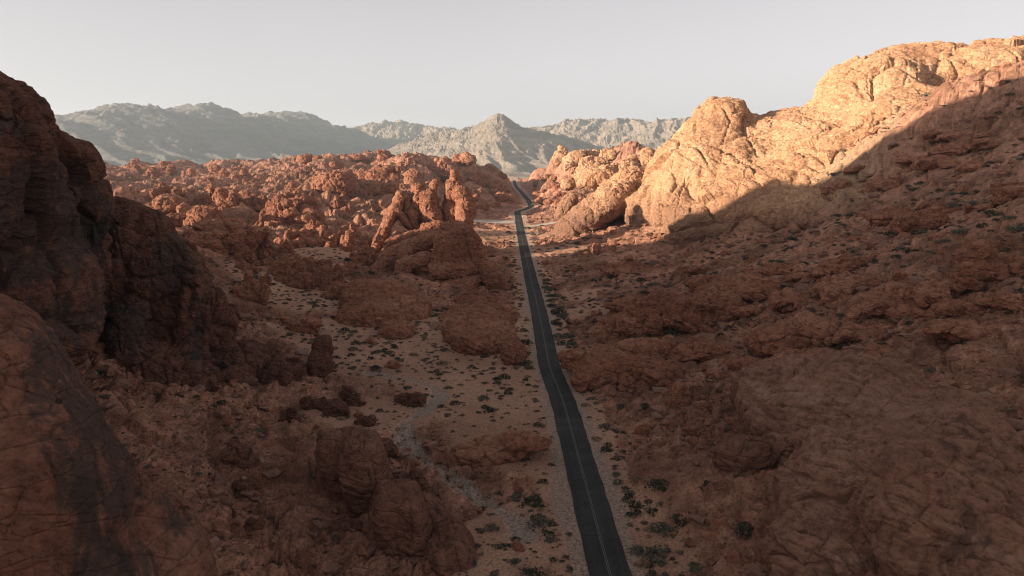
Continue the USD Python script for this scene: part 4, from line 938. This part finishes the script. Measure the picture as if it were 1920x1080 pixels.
def place_label(px, py, kind):
    """A label by the nearest landmark that is still free on that side, in the picture."""
    best = sorted(range(len(LANDMARKS)), key=lambda i: math.hypot(px - LANDMARKS[i][0], py - LANDMARKS[i][1]))
    for i in best:
        lx, ly, text = LANDMARKS[i]
        k = int(round(math.degrees(math.atan2(ly - py, px - lx)) / 45.0)) % 8
        dist = math.hypot(px - lx, py - ly)
        near = 'close ' if dist < 26 else 'a little ' if dist < 60 else 'farther '
        for n in (near,):
            if (i, k, n) not in _used:
                _used.add((i, k, n))
                return f'{kind} {n}{WHERE[k]} {text}'
    return kind

rng = np.random.default_rng(77)
def fill(n, box, wr, hr, styles, mat, label, group, seed0):
    for i in range(n):
        px, py = rng.uniform(box[0], box[2]), box[1] + (box[3] - box[1]) * rng.uniform(0, 1) ** 1.2
        w = rng.uniform(*wr) * (0.7 + 0.6 * (py - box[1]) / (box[3] - box[1]))
        style, hh = styles[rng.integers(len(styles))], w * rng.uniform(*hr)
        noun = {'fins': 'finned outcrop', 'block': 'blocky outcrop', 'dome': 'rounded outcrop', 'tower': 'knobbly tower', 'ledge': 'low ledge'}[style]
        size = 'small' if w < wr[0] + 0.35 * (wr[1] - wr[0]) else 'large' if w > wr[0] + 0.8 * (wr[1] - wr[0]) else 'middling'
        outcrop(px, py, w, hh, style, mat, place_label(px, py - hh / 2, f'{size} {label} {noun}'), group, seed=seed0 + i)
fill(95, (175, 312, 900, 405), (14, 34), (0.5, 0.95), ('fins', 'block', 'block', 'dome', 'tower'), 'red_rock', 'weathered', 'outcrops of the left field', 200)
fill(40, (420, 430, 690, 560), (18, 46), (0.6, 1.2), ('fins', 'fins', 'block'), 'red_rock', 'shaded', 'fin-like outcrops in the shade', 400)
fill(26, (1045, 285, 1240, 345), (14, 32), (0.5, 0.8), ('block', 'dome', 'ledge'), 'gold_rock', 'sunlit', 'outcrops of the right crest', 500)
fill(26, (880, 330, 960, 400), (14, 26), (0.6, 1.0), ('block', 'ledge'), 'red_rock', 'shaded', 'ribs left of the gap', 560)
fill(20, (1000, 330, 1080, 395), (14, 28), (0.4, 0.8), ('block', 'ledge'), 'red_rock', 'shaded', 'ribs right of the gap', 600)
fill(44, (1120, 500, 1900, 720), (30, 150), (0.2, 0.42), ('ledge', 'ledge', 'block'), 'red_rock', 'shaded', 'ledges of the right slope', 640)
fill(26, (1560, 230, 1910, 470), (34, 90), (0.22, 0.45), ('ledge', 'ledge', 'block'), 'red_rock', 'shaded', 'upper ledges of the right slope', 700)
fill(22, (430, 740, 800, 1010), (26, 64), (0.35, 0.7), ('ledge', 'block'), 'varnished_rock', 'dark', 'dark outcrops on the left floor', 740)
print('outcrops', round(time.time() - T0, 1))
# ---------------------------------------------------------------- what is seen and what is hidden, on a coarse grid
_seen = np.full((144, 256), 1e9)
def project(p):
    p = np.atleast_2d(p)
    rel = p - np.array([0, 0, CAMZ])
    d = rel[:, 1] * CP - rel[:, 2] * SP
    up = rel[:, 1] * SP + rel[:, 2] * CP
    d = np.maximum(d, 0.1)
    return 960 + FPX * rel[:, 0] / d, 540 - FPX * up / d, d
for v in _solid:
    px, py, d = project(v)
    ok = (px > 0) & (px < 1920) & (py > 0) & (py < 1080) & (d > 1)
    np.minimum.at(_seen, ((py[ok] / 7.5).astype(int), (px[ok] / 7.5).astype(int)), d[ok])
def visible(p):
    px, py, d = project(p)
    ok = (px > 2) & (px < 1918) & (py > 2) & (py < 1078)
    r, c = np.clip(py / 7.5, 0, 143).astype(int), np.clip(px / 7.5, 0, 255).astype(int)
    return ok & (d < _seen[r, c] * 1.10 + 6.0)

def kind_class(name):
    return stage.CreateClassPrim('/World/' + name)
def class_mesh(parent, name, v, f, mat, smooth=False):
    return usdkit.mesh(stage, f'{parent.GetPath()}/{name}', (v, f), mat, smooth=smooth)
def place(cls, name, loc, rz, scale, label, category, group=None, tilt=(0.0, 0.0)):
    x = UsdGeom.Xform.Define(stage, numbered(name))
    p = x.GetPrim()
    p.GetReferences().AddInternalReference(cls.GetPath())
    p.SetInstanceable(True)
    x.AddTranslateOp().Set(Gf.Vec3d(*map(float, loc)))
    x.AddRotateZOp().Set(float(math.degrees(rz)))
    if tilt != (0.0, 0.0):
        x.AddRotateXOp().Set(float(tilt[0])); x.AddRotateYOp().Set(float(tilt[1]))
    x.AddScaleOp().Set(Gf.Vec3f(*map(float, scale)))
    return tag(p, label, category, group)

def quats(rz, rx):
    q = []
    for a, b in zip(rz, rx):
        r = Gf.Rotation(Gf.Vec3d(1, 0, 0), float(math.degrees(b))) * Gf.Rotation(Gf.Vec3d(0, 0, 1), float(math.degrees(a)))
        q.append(Gf.Quath(r.GetQuat()))
    return Vt.QuathArray(q)
def scatter_stuff(name, protos, which, loc, rz, rx, scale, label):
    pi = UsdGeom.PointInstancer.Define(stage, '/World/' + name)
    paths = []
    for i, (v, f, mat) in enumerate(protos):
        path = f'/World/{name}/kind_{i:03d}'
        usdkit.mesh(stage, path, (v, f), mat)
        paths.append(path)
    pi.CreatePrototypesRel().SetTargets([Sdf.Path(p) for p in paths])
    pi.CreateProtoIndicesAttr(Vt.IntArray.FromNumpy(which.astype(np.int32)))
    pi.CreatePositionsAttr(Vt.Vec3fArray.FromNumpy(loc.astype(np.float32)))
    pi.CreateOrientationsAttr(quats(rz, rx))
    pi.CreateScalesAttr(Vt.Vec3fArray.FromNumpy(scale.astype(np.float32)))
    tag(pi.GetPrim(), label, kind='stuff')

# ---------------------------------------------------------------- shrubs
def leaf_material(name, color):
    c = np.array(color)
    return usdkit.material(stage, '/World/Looks/' + name, {
        'geo': ('geometry', {}), 'info': ('object_info', {}), 'n': ('noise_texture', {'scale': 1.3, 'detail': 4.0, 'roughness': 0.7}),
        'r': ('rgb_ramp', {'ramp': [(0.3, tuple(c * 0.6)), (0.7, tuple(c * 1.4))]}), 'd': ('diffuse_bsdf', {}), 't': ('translucent_bsdf', {}), 'm': ('mix_closure', {'fac': 0.2})},
        [('geo.position', 'n.vector'), ('n.fac', 'r.fac'), ('r.color', 'd.color'), ('r.color', 't.color'), ('d.BSDF', 'm.closure1'), ('t.BSDF', 'm.closure2')], surface='m.closure')
M['sage'] = leaf_material('sage', (0.12, 0.118, 0.092))
M['creosote'] = leaf_material('creosote', (0.058, 0.062, 0.044))
M['dry_brush'] = leaf_material('dry_brush', (0.22, 0.17, 0.11))
M['twig'] = simple('twig', (0.06, 0.045, 0.035), 0.9, 6.0)

def shrub_mesh(rng, leaves, height, spread_low):
    """A dome of small leaf clusters on thin stems; radius 1."""
    n = leaves
    az, u = rng.uniform(0, 2 * np.pi, n), rng.uniform(0, 1, n)
    rad = np.sqrt(rng.uniform(0.05, 1, n)) * (1 + 0.25 * np.sin(3 * az + rng.uniform(0, 6)))
    z = height * np.sqrt(np.clip(1 - (rad / 1.3) ** 2, 0.02, 1)) * rng.uniform(spread_low, 1.0, n)
    c = np.stack([rad * np.cos(az), rad * np.sin(az), z], 1)
    a, b = rng.normal(size=(n, 3)), rng.normal(size=(n, 3))
    a /= np.linalg.norm(a, axis=1, keepdims=True)
    b -= (a * b).sum(1, keepdims=True) * a; b /= np.linalg.norm(b, axis=1, keepdims=True)
    sz = rng.uniform(0.10, 0.24, (n, 1))
    v = np.stack([c - a * sz, c + b * sz * 0.55, c + a * sz, c - b * sz * 0.55], 1).reshape(-1, 3)
    i = np.arange(n) * 4
    f = np.vstack([np.stack([i, i + 1, i + 2], 1), np.stack([i, i + 2, i + 3], 1)])
    tips = c[rng.choice(n, 7, replace=False)]
    sv, sf = [], []
    for k, t in enumerate(tips):                                           # stems
        w = np.cross(t, [0, 0, 1.0]); w = w / (np.linalg.norm(w) + 1e-9) * 0.03
        sv += [[0.1 * t[0] - w[0], 0.1 * t[1] - w[1], -0.1], [0.1 * t[0] + w[0], 0.1 * t[1] + w[1], -0.1], list(t)]
        sf.append([3 * k, 3 * k + 1, 3 * k + 2])
    return (v, f), (np.array(sv), np.array(sf))
srng = np.random.default_rng(5)
SHRUBS = []
for k, (mat, lv, hh, lo_) in enumerate([('creosote', 150, 0.85, 0.15), ('sage', 140, 0.65, 0.1), ('creosote', 120, 0.6, 0.1), ('dry_brush', 110, 0.6, 0.2), ('sage', 160, 0.75, 0.15)]):
    (lvv, lff), (sv, sf) = shrub_mesh(srng, lv, hh, lo_)
    cls = kind_class(f'shrub_kind_{k:03d}')
    class_mesh(cls, 'leaves', lvv, lff, M[mat])
    class_mesh(cls, 'stems', sv, sf, M['twig'])
    SHRUBS.append((cls, lvv, lff, M[mat]))

def gather_shrubs():
    rng = np.random.default_rng(99)
    n = 80000
    r = np.sqrt(rng.uniform(75 ** 2, 800 ** 2, n))
    near = rng.random(n) < 0.45
    r = np.where(near, np.exp(rng.uniform(np.log(75), np.log(800), n)), r)
    a = np.radians(rng.uniform(-38, 38, n))
    x, y = r * np.sin(a), r * np.cos(a)
    e = 3.0
    slope = np.hypot((land(x + e, y) - land(x - e, y)) / (2 * e), (land(x, y + e) - land(x, y - e)) / (2 * e))
    sand, wash, w0, sh = zones(x, y, slope)
    dr = np.abs(x - road_x(y))
    clump = fbm(np.stack([x / 16, y / 16, 0 * x + 4], 1), 3)
    dens = 0.30 * sand + 0.12 + 0.22 * sstep(0, 0.4, clump) + 0.5 * np.exp(-((x - road_x(y) - 8.5) / 3.0) ** 2) * (y < 420) + 0.25 * np.exp(-((x - road_x(y) + 9) / 4) ** 2)
    dens *= np.where((x > 45), 0.85, 1.0) * (dr > 5.6) * (1 - sh * 0.9) * (1 - 0.8 * w0)
    for poly in PULLOUTS:
        dens *= ~((np.abs(x - poly[:, 0].mean()) < np.ptp(poly[:, 0]) / 2) & (np.abs(y - poly[:, 1].mean()) < np.ptp(poly[:, 1]) / 2 + 2))
    dens *= np.where(near, np.clip(70.0 / r, .1, .6), 1.0) * (1 + 1.3 * sstep(190, 260, r) * sstep(520, 400, r))
    ok = rng.random(n) < dens * 0.62
    x, y, r, sand, clump = x[ok], y[ok], r[ok], sand[ok], clump[ok]
    size = (1 + 0.35 * sstep(180, 300, r)) * np.clip(rng.lognormal(-0.55, 0.48, len(x)), 0.25, 1.9) * (1 + 0.5 * (np.abs(x - road_x(y) - 8.5) < 3) + 0.6 * (x > 45))
    z = ground_z(x, y)
    keep = np.ones(len(x), bool)
    px, py, d = project(np.column_stack([x, y, z + 0.5]))
    rr_, cc_ = np.clip(py / 7.5, 0, 143).astype(int), np.clip(px / 7.5, 0, 255).astype(int)
    keep &= d < _seen[rr_, cc_] * 1.15 + 10                                 # not inside a body of rock
    return x[keep], y[keep], z[keep], size[keep]

BIG = [(1236, 928, 2.8, 'large dark bush on the sand right of the road near the bottom'), (1222, 962, 1.6, 'small round bush just below the large dark bush right of the road'), (1245, 1000, 2.6, 'large grey-green bush near the bottom, right of the road'), (1228, 1045, 2.9, 'darkest large bush at the lower right roadside'), (1275, 985, 2.0, 'greyish bush behind the lower right roadside bushes'),
       (1000, 945, 3.0, 'wide dark bush on gravel left of the road near the bottom'), (1010, 985, 2.6, 'low dark bush below the wide bush left of the road'), (972, 930, 1.8, 'dark bush at the left edge of the gravel by the road'), (1018, 905, 1.3, 'small dark bush on gravel close to the left road edge'), (965, 1010, 1.3, 'small round bush on pale dirt near the bottom, left of the road'),
       (1072, 578, 1.9, 'dark bush beside the right road shoulder, about midway'), (1060, 590, 1.6, 'bush next to the dirt strip right of the road, about midway'), (1058, 670, 2.2, 'grey bushy clump right of the road above the grooved stump'), (1016, 424, 2.4, 'dark bush on the pale pull-out right of the road'), (918, 420, 1.9, 'dark bush on the pale pull-out left of the road'),
       (840, 728, 1.5, 'dark bush where the wash bends'), (1330, 935, 2.0, 'bush in the gully below the slickrock dome'), (1395, 1010, 1.7, 'dark bush at the foot of the lower right dome'), (1450, 1035, 1.5, 'dark bush on the face of the lower right dome')]
for k, (px, py, s, label) in enumerate(BIG):
    P, d = hit(px, py)
    z = ground_z(P[0], P[1])[0]
    place(SHRUBS[(0, 2, 4, 1)[k % 4]][0], 'shrub', (P[0], P[1], z - 0.1), k * 1.3, (s, s * 0.9, s * 0.8), label, 'shrub')
sx, sy, sz, ss = gather_shrubs()
app = np.where(visible(np.column_stack([sx, sy, sz + 0.4])), ss / np.hypot(sx, sy), 0)
order = np.argsort(-app)
srng = np.random.default_rng(12)
which = srng.choice(5, len(sx), p=[0.24, 0.22, 0.18, 0.18, 0.18])
rz = srng.uniform(0, 6.28, len(sx))
squash = srng.uniform(0.75, 1.1, len(sx))
def region_of_shrub(x, y):
    if x > road_x(y) and x - road_x(y) < 14:
        return 'low desert shrub on the strip of ground beside the right edge of the road', 'shrubs along the right roadside'
    if x > road_x(y):
        return 'dark shrub growing among the rubble of the right slope', 'shrubs on the right slope'
    if road_x(y) - x < 14:
        return 'low desert shrub close to the left edge of the road', 'shrubs along the left roadside'
    return 'low desert shrub on the sandy valley floor left of the road', 'shrubs on the left valley floor'
for i in order[:270]:
    if app[i] <= 0:
        continue
    label, group = region_of_shrub(sx[i], sy[i])
    place(SHRUBS[which[i]][0], 'shrub', (sx[i], sy[i], sz[i] - 0.08), rz[i], (ss[i], ss[i] * squash[i], ss[i] * 0.85), label, 'shrub', group)
rest = order[270:]
scatter_stuff('scrub', [(v, f, m) for _, v, f, m in SHRUBS], which[rest], np.column_stack([sx, sy, sz - 0.08])[rest], rz[rest], np.zeros(len(rest)), np.column_stack([ss, ss * squash, ss * 0.85])[rest], 'many small desert shrubs spread over the valley floor and slopes')
print('shrubs', len(sx), round(time.time() - T0, 1))

# ---------------------------------------------------------------- loose stones
def stone_mesh(rng, flat):
    p = rng.normal(size=(14, 3)); p /= np.linalg.norm(p, axis=1, keepdims=True)
    p = np.sign(p) * np.abs(p) ** 0.75 * np.array([1.0, 0.72, flat])
    h = trimesh.convex.convex_hull(p)
    return np.array(h.vertices), np.array(h.faces)
M['pale_stone'] = simple('pale_stone', (0.205, 0.112, 0.078), 0.95, 1.5, 0.7, 1.25, 0.4)
M['dark_stone'] = simple('dark_stone', (0.17, 0.088, 0.062), 0.95, 1.5, 0.7, 1.25, 0.4)
brng = np.random.default_rng(31)
STONES = []
for k in range(7):
    v, f = stone_mesh(brng, brng.uniform(0.35, 0.7))
    m = M[('red_rock', 'pale_stone', 'dark_stone')[k % 3]]
    cls = kind_class(f'stone_kind_{k:03d}')
    class_mesh(cls, 'stone', v, f, m)
    STONES.append((cls, v, f, m))
def gather_stones():
    rng = np.random.default_rng(44)
    n = 60000
    r = np.exp(rng.uniform(np.log(80), np.log(620), n))
    a = np.radians(rng.uniform(-38, 38, n))
    x, y = r * np.sin(a), r * np.cos(a)
    e = 3.0
    slope = np.hypot((land(x + e, y) - land(x - e, y)) / (2 * e), (land(x, y + e) - land(x, y - e)) / (2 * e))
    sand, wash, w0, sh = zones(x, y, slope)
    patch = sstep(-0.3, 0.35, fbm(np.stack([x / 34, y / 34, land(x, y) / 34], 1) + 55, 3))
    dens = (0.10 + 0.9 * patch) * (1 - sand * 0.97) * (1 - sh) * (np.abs(x - road_x(y)) > 7) * np.where(x > 30, 1.0, 0.6)
    ok = rng.random(n) < dens * 0.55
    x, y = x[ok], y[ok]
    s = np.clip(0.36 * (1 - rng.random(len(x))) ** (-1 / 1.9), 0.36, 2.4) * np.clip(np.hypot(x, y) / 190, 0.8, 1.5)
    z = ground_z(x, y)
    px, py, d = project(np.column_stack([x, y, z + 0.5]))
    rr_, cc_ = np.clip(py / 7.5, 0, 143).astype(int), np.clip(px / 7.5, 0, 255).astype(int)
    keep = d < _seen[rr_, cc_] * 1.12 + 6
    return x[keep], y[keep], z[keep], s[keep]
tx, ty, tz, ts = gather_stones()
app = np.where(visible(np.column_stack([tx, ty, tz + 0.3])), ts / np.hypot(tx, ty), 0)
order = np.argsort(-app)
which = brng.integers(0, 7, len(tx))
rz, rx = brng.uniform(0, 6.28, len(tx)), brng.normal(0.2, 0.25, len(tx))
BIGSTONES = [(1875, 722, 2.6, 'large angular boulder near the right edge above the slickrock'), (1850, 752, 2.4, 'flat-faced angular block just below the large boulder near the right edge'), (1905, 800, 2.8, 'large smooth block cut by the right edge of the picture'), (1790, 700, 1.6, 'upright slab standing among the rubble near the right edge'), (1770, 735, 1.5, 'tilted slab left of the large boulder near the right edge'),
             (1830, 800, 1.5, 'flat slab in the rubble below the flat-faced block'), (1272, 792, 1.2, 'small pale flat stone on the right slope'), (500, 845, 2.6, 'reddish boulder in the dark hollow below the left wall'), (465, 880, 2.4, 'pale angular boulder in the dark hollow'), (415, 890, 3.2, 'broad dark boulder on the floor of the left hollow'), (420, 1005, 1.8, 'flat slab at the bottom left beside the varnished dome')]
for k, (px, py, s, label) in enumerate(BIGSTONES):
    P, d = hit(px, py)
    place(STONES[k % 7][0], 'boulder', (P[0], P[1], ground_z(P[0], P[1])[0] + 0.15 * s), k * 0.9, (s, s, s), label, 'boulder', tilt=(12.0, 6.0 * (k % 3 - 1)))
for i in order[:280]:
    if app[i] <= 0:
        continue
    right = tx[i] > road_x(ty[i])
    place(STONES[which[i]][0], 'boulder', (tx[i], ty[i], tz[i] + 0.25 * ts[i]), rz[i], (ts[i],) * 3, 'loose angular red stone lying on the rubble slope right of the road' if right else 'loose angular red stone lying on the valley floor left of the road', 'boulder', 'loose stones of the right slope' if right else 'loose stones on the left floor', tilt=(math.degrees(rx[i]), 0.001))
rest = order[280:]
scatter_stuff('rubble', [(v, f, m) for _, v, f, m in STONES], which[rest], np.column_stack([tx, ty, tz + 0.25 * ts])[rest], rz[rest], rx[rest], np.column_stack([ts, ts, ts])[rest], 'angular red rubble strewn over the slopes')
print('stones', len(tx), round(time.time() - T0, 1))
# ---------------------------------------------------------------- the car and the markers on the far bend
M['white_paint'] = simple('white_paint', (0.78, 0.78, 0.77), 0.3, 3.0, 0.95, 1.03, 0.0)
M['dark_glass'] = simple('dark_glass', (0.02, 0.022, 0.025), 0.08, 3.0, 0.95, 1.03, 0.0)
M['rubber'] = simple('rubber', (0.02, 0.02, 0.02), 0.9)
M['steel'] = simple('steel', (0.45, 0.45, 0.44), 0.45, metal=0.8)
M['lamp_lens'] = simple('lamp_lens', (0.7, 0.7, 0.68), 0.15, 3.0, 0.95, 1.03, 0.0)
M['red_lens'] = simple('red_lens', (0.35, 0.02, 0.02), 0.2, 3.0, 0.95, 1.03, 0.0)

def prism(profile, width):
    from shapely.geometry import Polygon
    m = trimesh.creation.extrude_polygon(Polygon(profile), width, engine='earcut')
    m.apply_translation([0, 0, -width / 2])
    m.apply_transform(np.array([[0, 0, 1, 0], [1, 0, 0, 0], [0, 1, 0, 0], [0, 0, 0, 1.0]]))      # profile runs along y (length) and z
    return np.array(m.vertices), np.array(m.faces)
def part(parent, name, vf, mat, smooth=30):
    return obj(name, vf[0], vf[1], mat, parent=str(parent.GetPath()), smooth=smooth)
def box(lo, hi):
    return closed_box(lo, hi)
cy = ground_px(995, 384.5)[1]
heading = math.atan2(road_x(cy + 12) - road_x(cy - 12), 24.0)
car = thing('parked_car', (road_x(cy) + 1.8 * math.cos(heading), cy, 0.06), -heading)
tag(car, 'white car on the far bend of the road', 'car')
body = [(-2.3, 0.35), (-2.32, 0.75), (-2.2, 0.95), (-1.1, 1.02), (1.6, 1.02), (2.2, 0.98), (2.3, 0.8), (2.3, 0.35), (1.8, 0.28), (-1.8, 0.28)]
cabin = [(-1.0, 1.0), (-0.45, 1.58), (0.2, 1.68), (1.6, 1.62), (2.15, 1.0)]
part(car, 'body', prism(body, 1.84), M['white_paint'])
cab = part(car, 'cabin', prism(cabin, 1.62), M['white_paint'])
part(car, 'windscreen', prism([(-1.02, 1.06), (-0.5, 1.53), (-0.46, 1.55), (-0.96, 1.04)], 1.45), M['dark_glass'])
part(car, 'rear_window', prism([(1.68, 1.55), (2.08, 1.08), (2.12, 1.08), (1.72, 1.57)], 1.4), M['dark_glass'])
for sx_ in (-1, 1):
    for a, b in ((-0.72, 0.35), (0.42, 1.5)):
        part(car, 'side_window', box((sx_ * 0.815 - 0.01, a, 1.1), (sx_ * 0.815 + 0.01, b, 1.52)), M['dark_glass'], False)
    part(car, 'headlight', box((sx_ * 0.68 - 0.18, -2.33, 0.68), (sx_ * 0.68 + 0.18, -2.27, 0.84)), M['lamp_lens'], False)
    part(car, 'tail_light', box((sx_ * 0.72 - 0.14, 2.27, 0.72), (sx_ * 0.72 + 0.14, 2.32, 0.9)), M['red_lens'], False)
    for wy in (-1.4, 1.4):
        m = trimesh.creation.cylinder(radius=0.34, height=0.22, sections=20)
        m.apply_transform(trimesh.transformations.rotation_matrix(math.pi / 2, [0, 1, 0])); m.apply_translation([sx_ * 0.83, wy, 0.34])
        w = part(car, 'wheel', (np.array(m.vertices), np.array(m.faces)), M['rubber'])
        m = trimesh.creation.cylinder(radius=0.19, height=0.05, sections=14)
        m.apply_transform(trimesh.transformations.rotation_matrix(math.pi / 2, [0, 1, 0])); m.apply_translation([sx_ * 0.935, wy, 0.34])
        obj('rim', np.array(m.vertices), np.array(m.faces), M['steel'], parent=str(w.GetPath()), smooth=30)

for px, py, hh, label in ((979.5, 407, 1.5, 'small pale roadside marker at the right edge of the road before the bend'), (980, 373, 2.2, 'pale road sign left of the road on the far bend')):
    P = ground_px(px, py)
    s = thing('road_sign', (P[0], P[1], max(ground_z(P[0], P[1])[0], -0.1)))
    tag(s, label, 'road sign')
    m = trimesh.creation.cylinder(radius=0.05, height=hh, sections=10); m.apply_translation([0, 0, hh / 2])
    part(s, 'post', (np.array(m.vertices), np.array(m.faces)), M['steel'])
    part(s, 'panel', box((-0.45, -0.09, hh - 0.75), (0.45, -0.055, hh + 0.1)), M['white_paint'], False)
print('done', round(time.time() - T0, 1), 'triangles', _count[0])
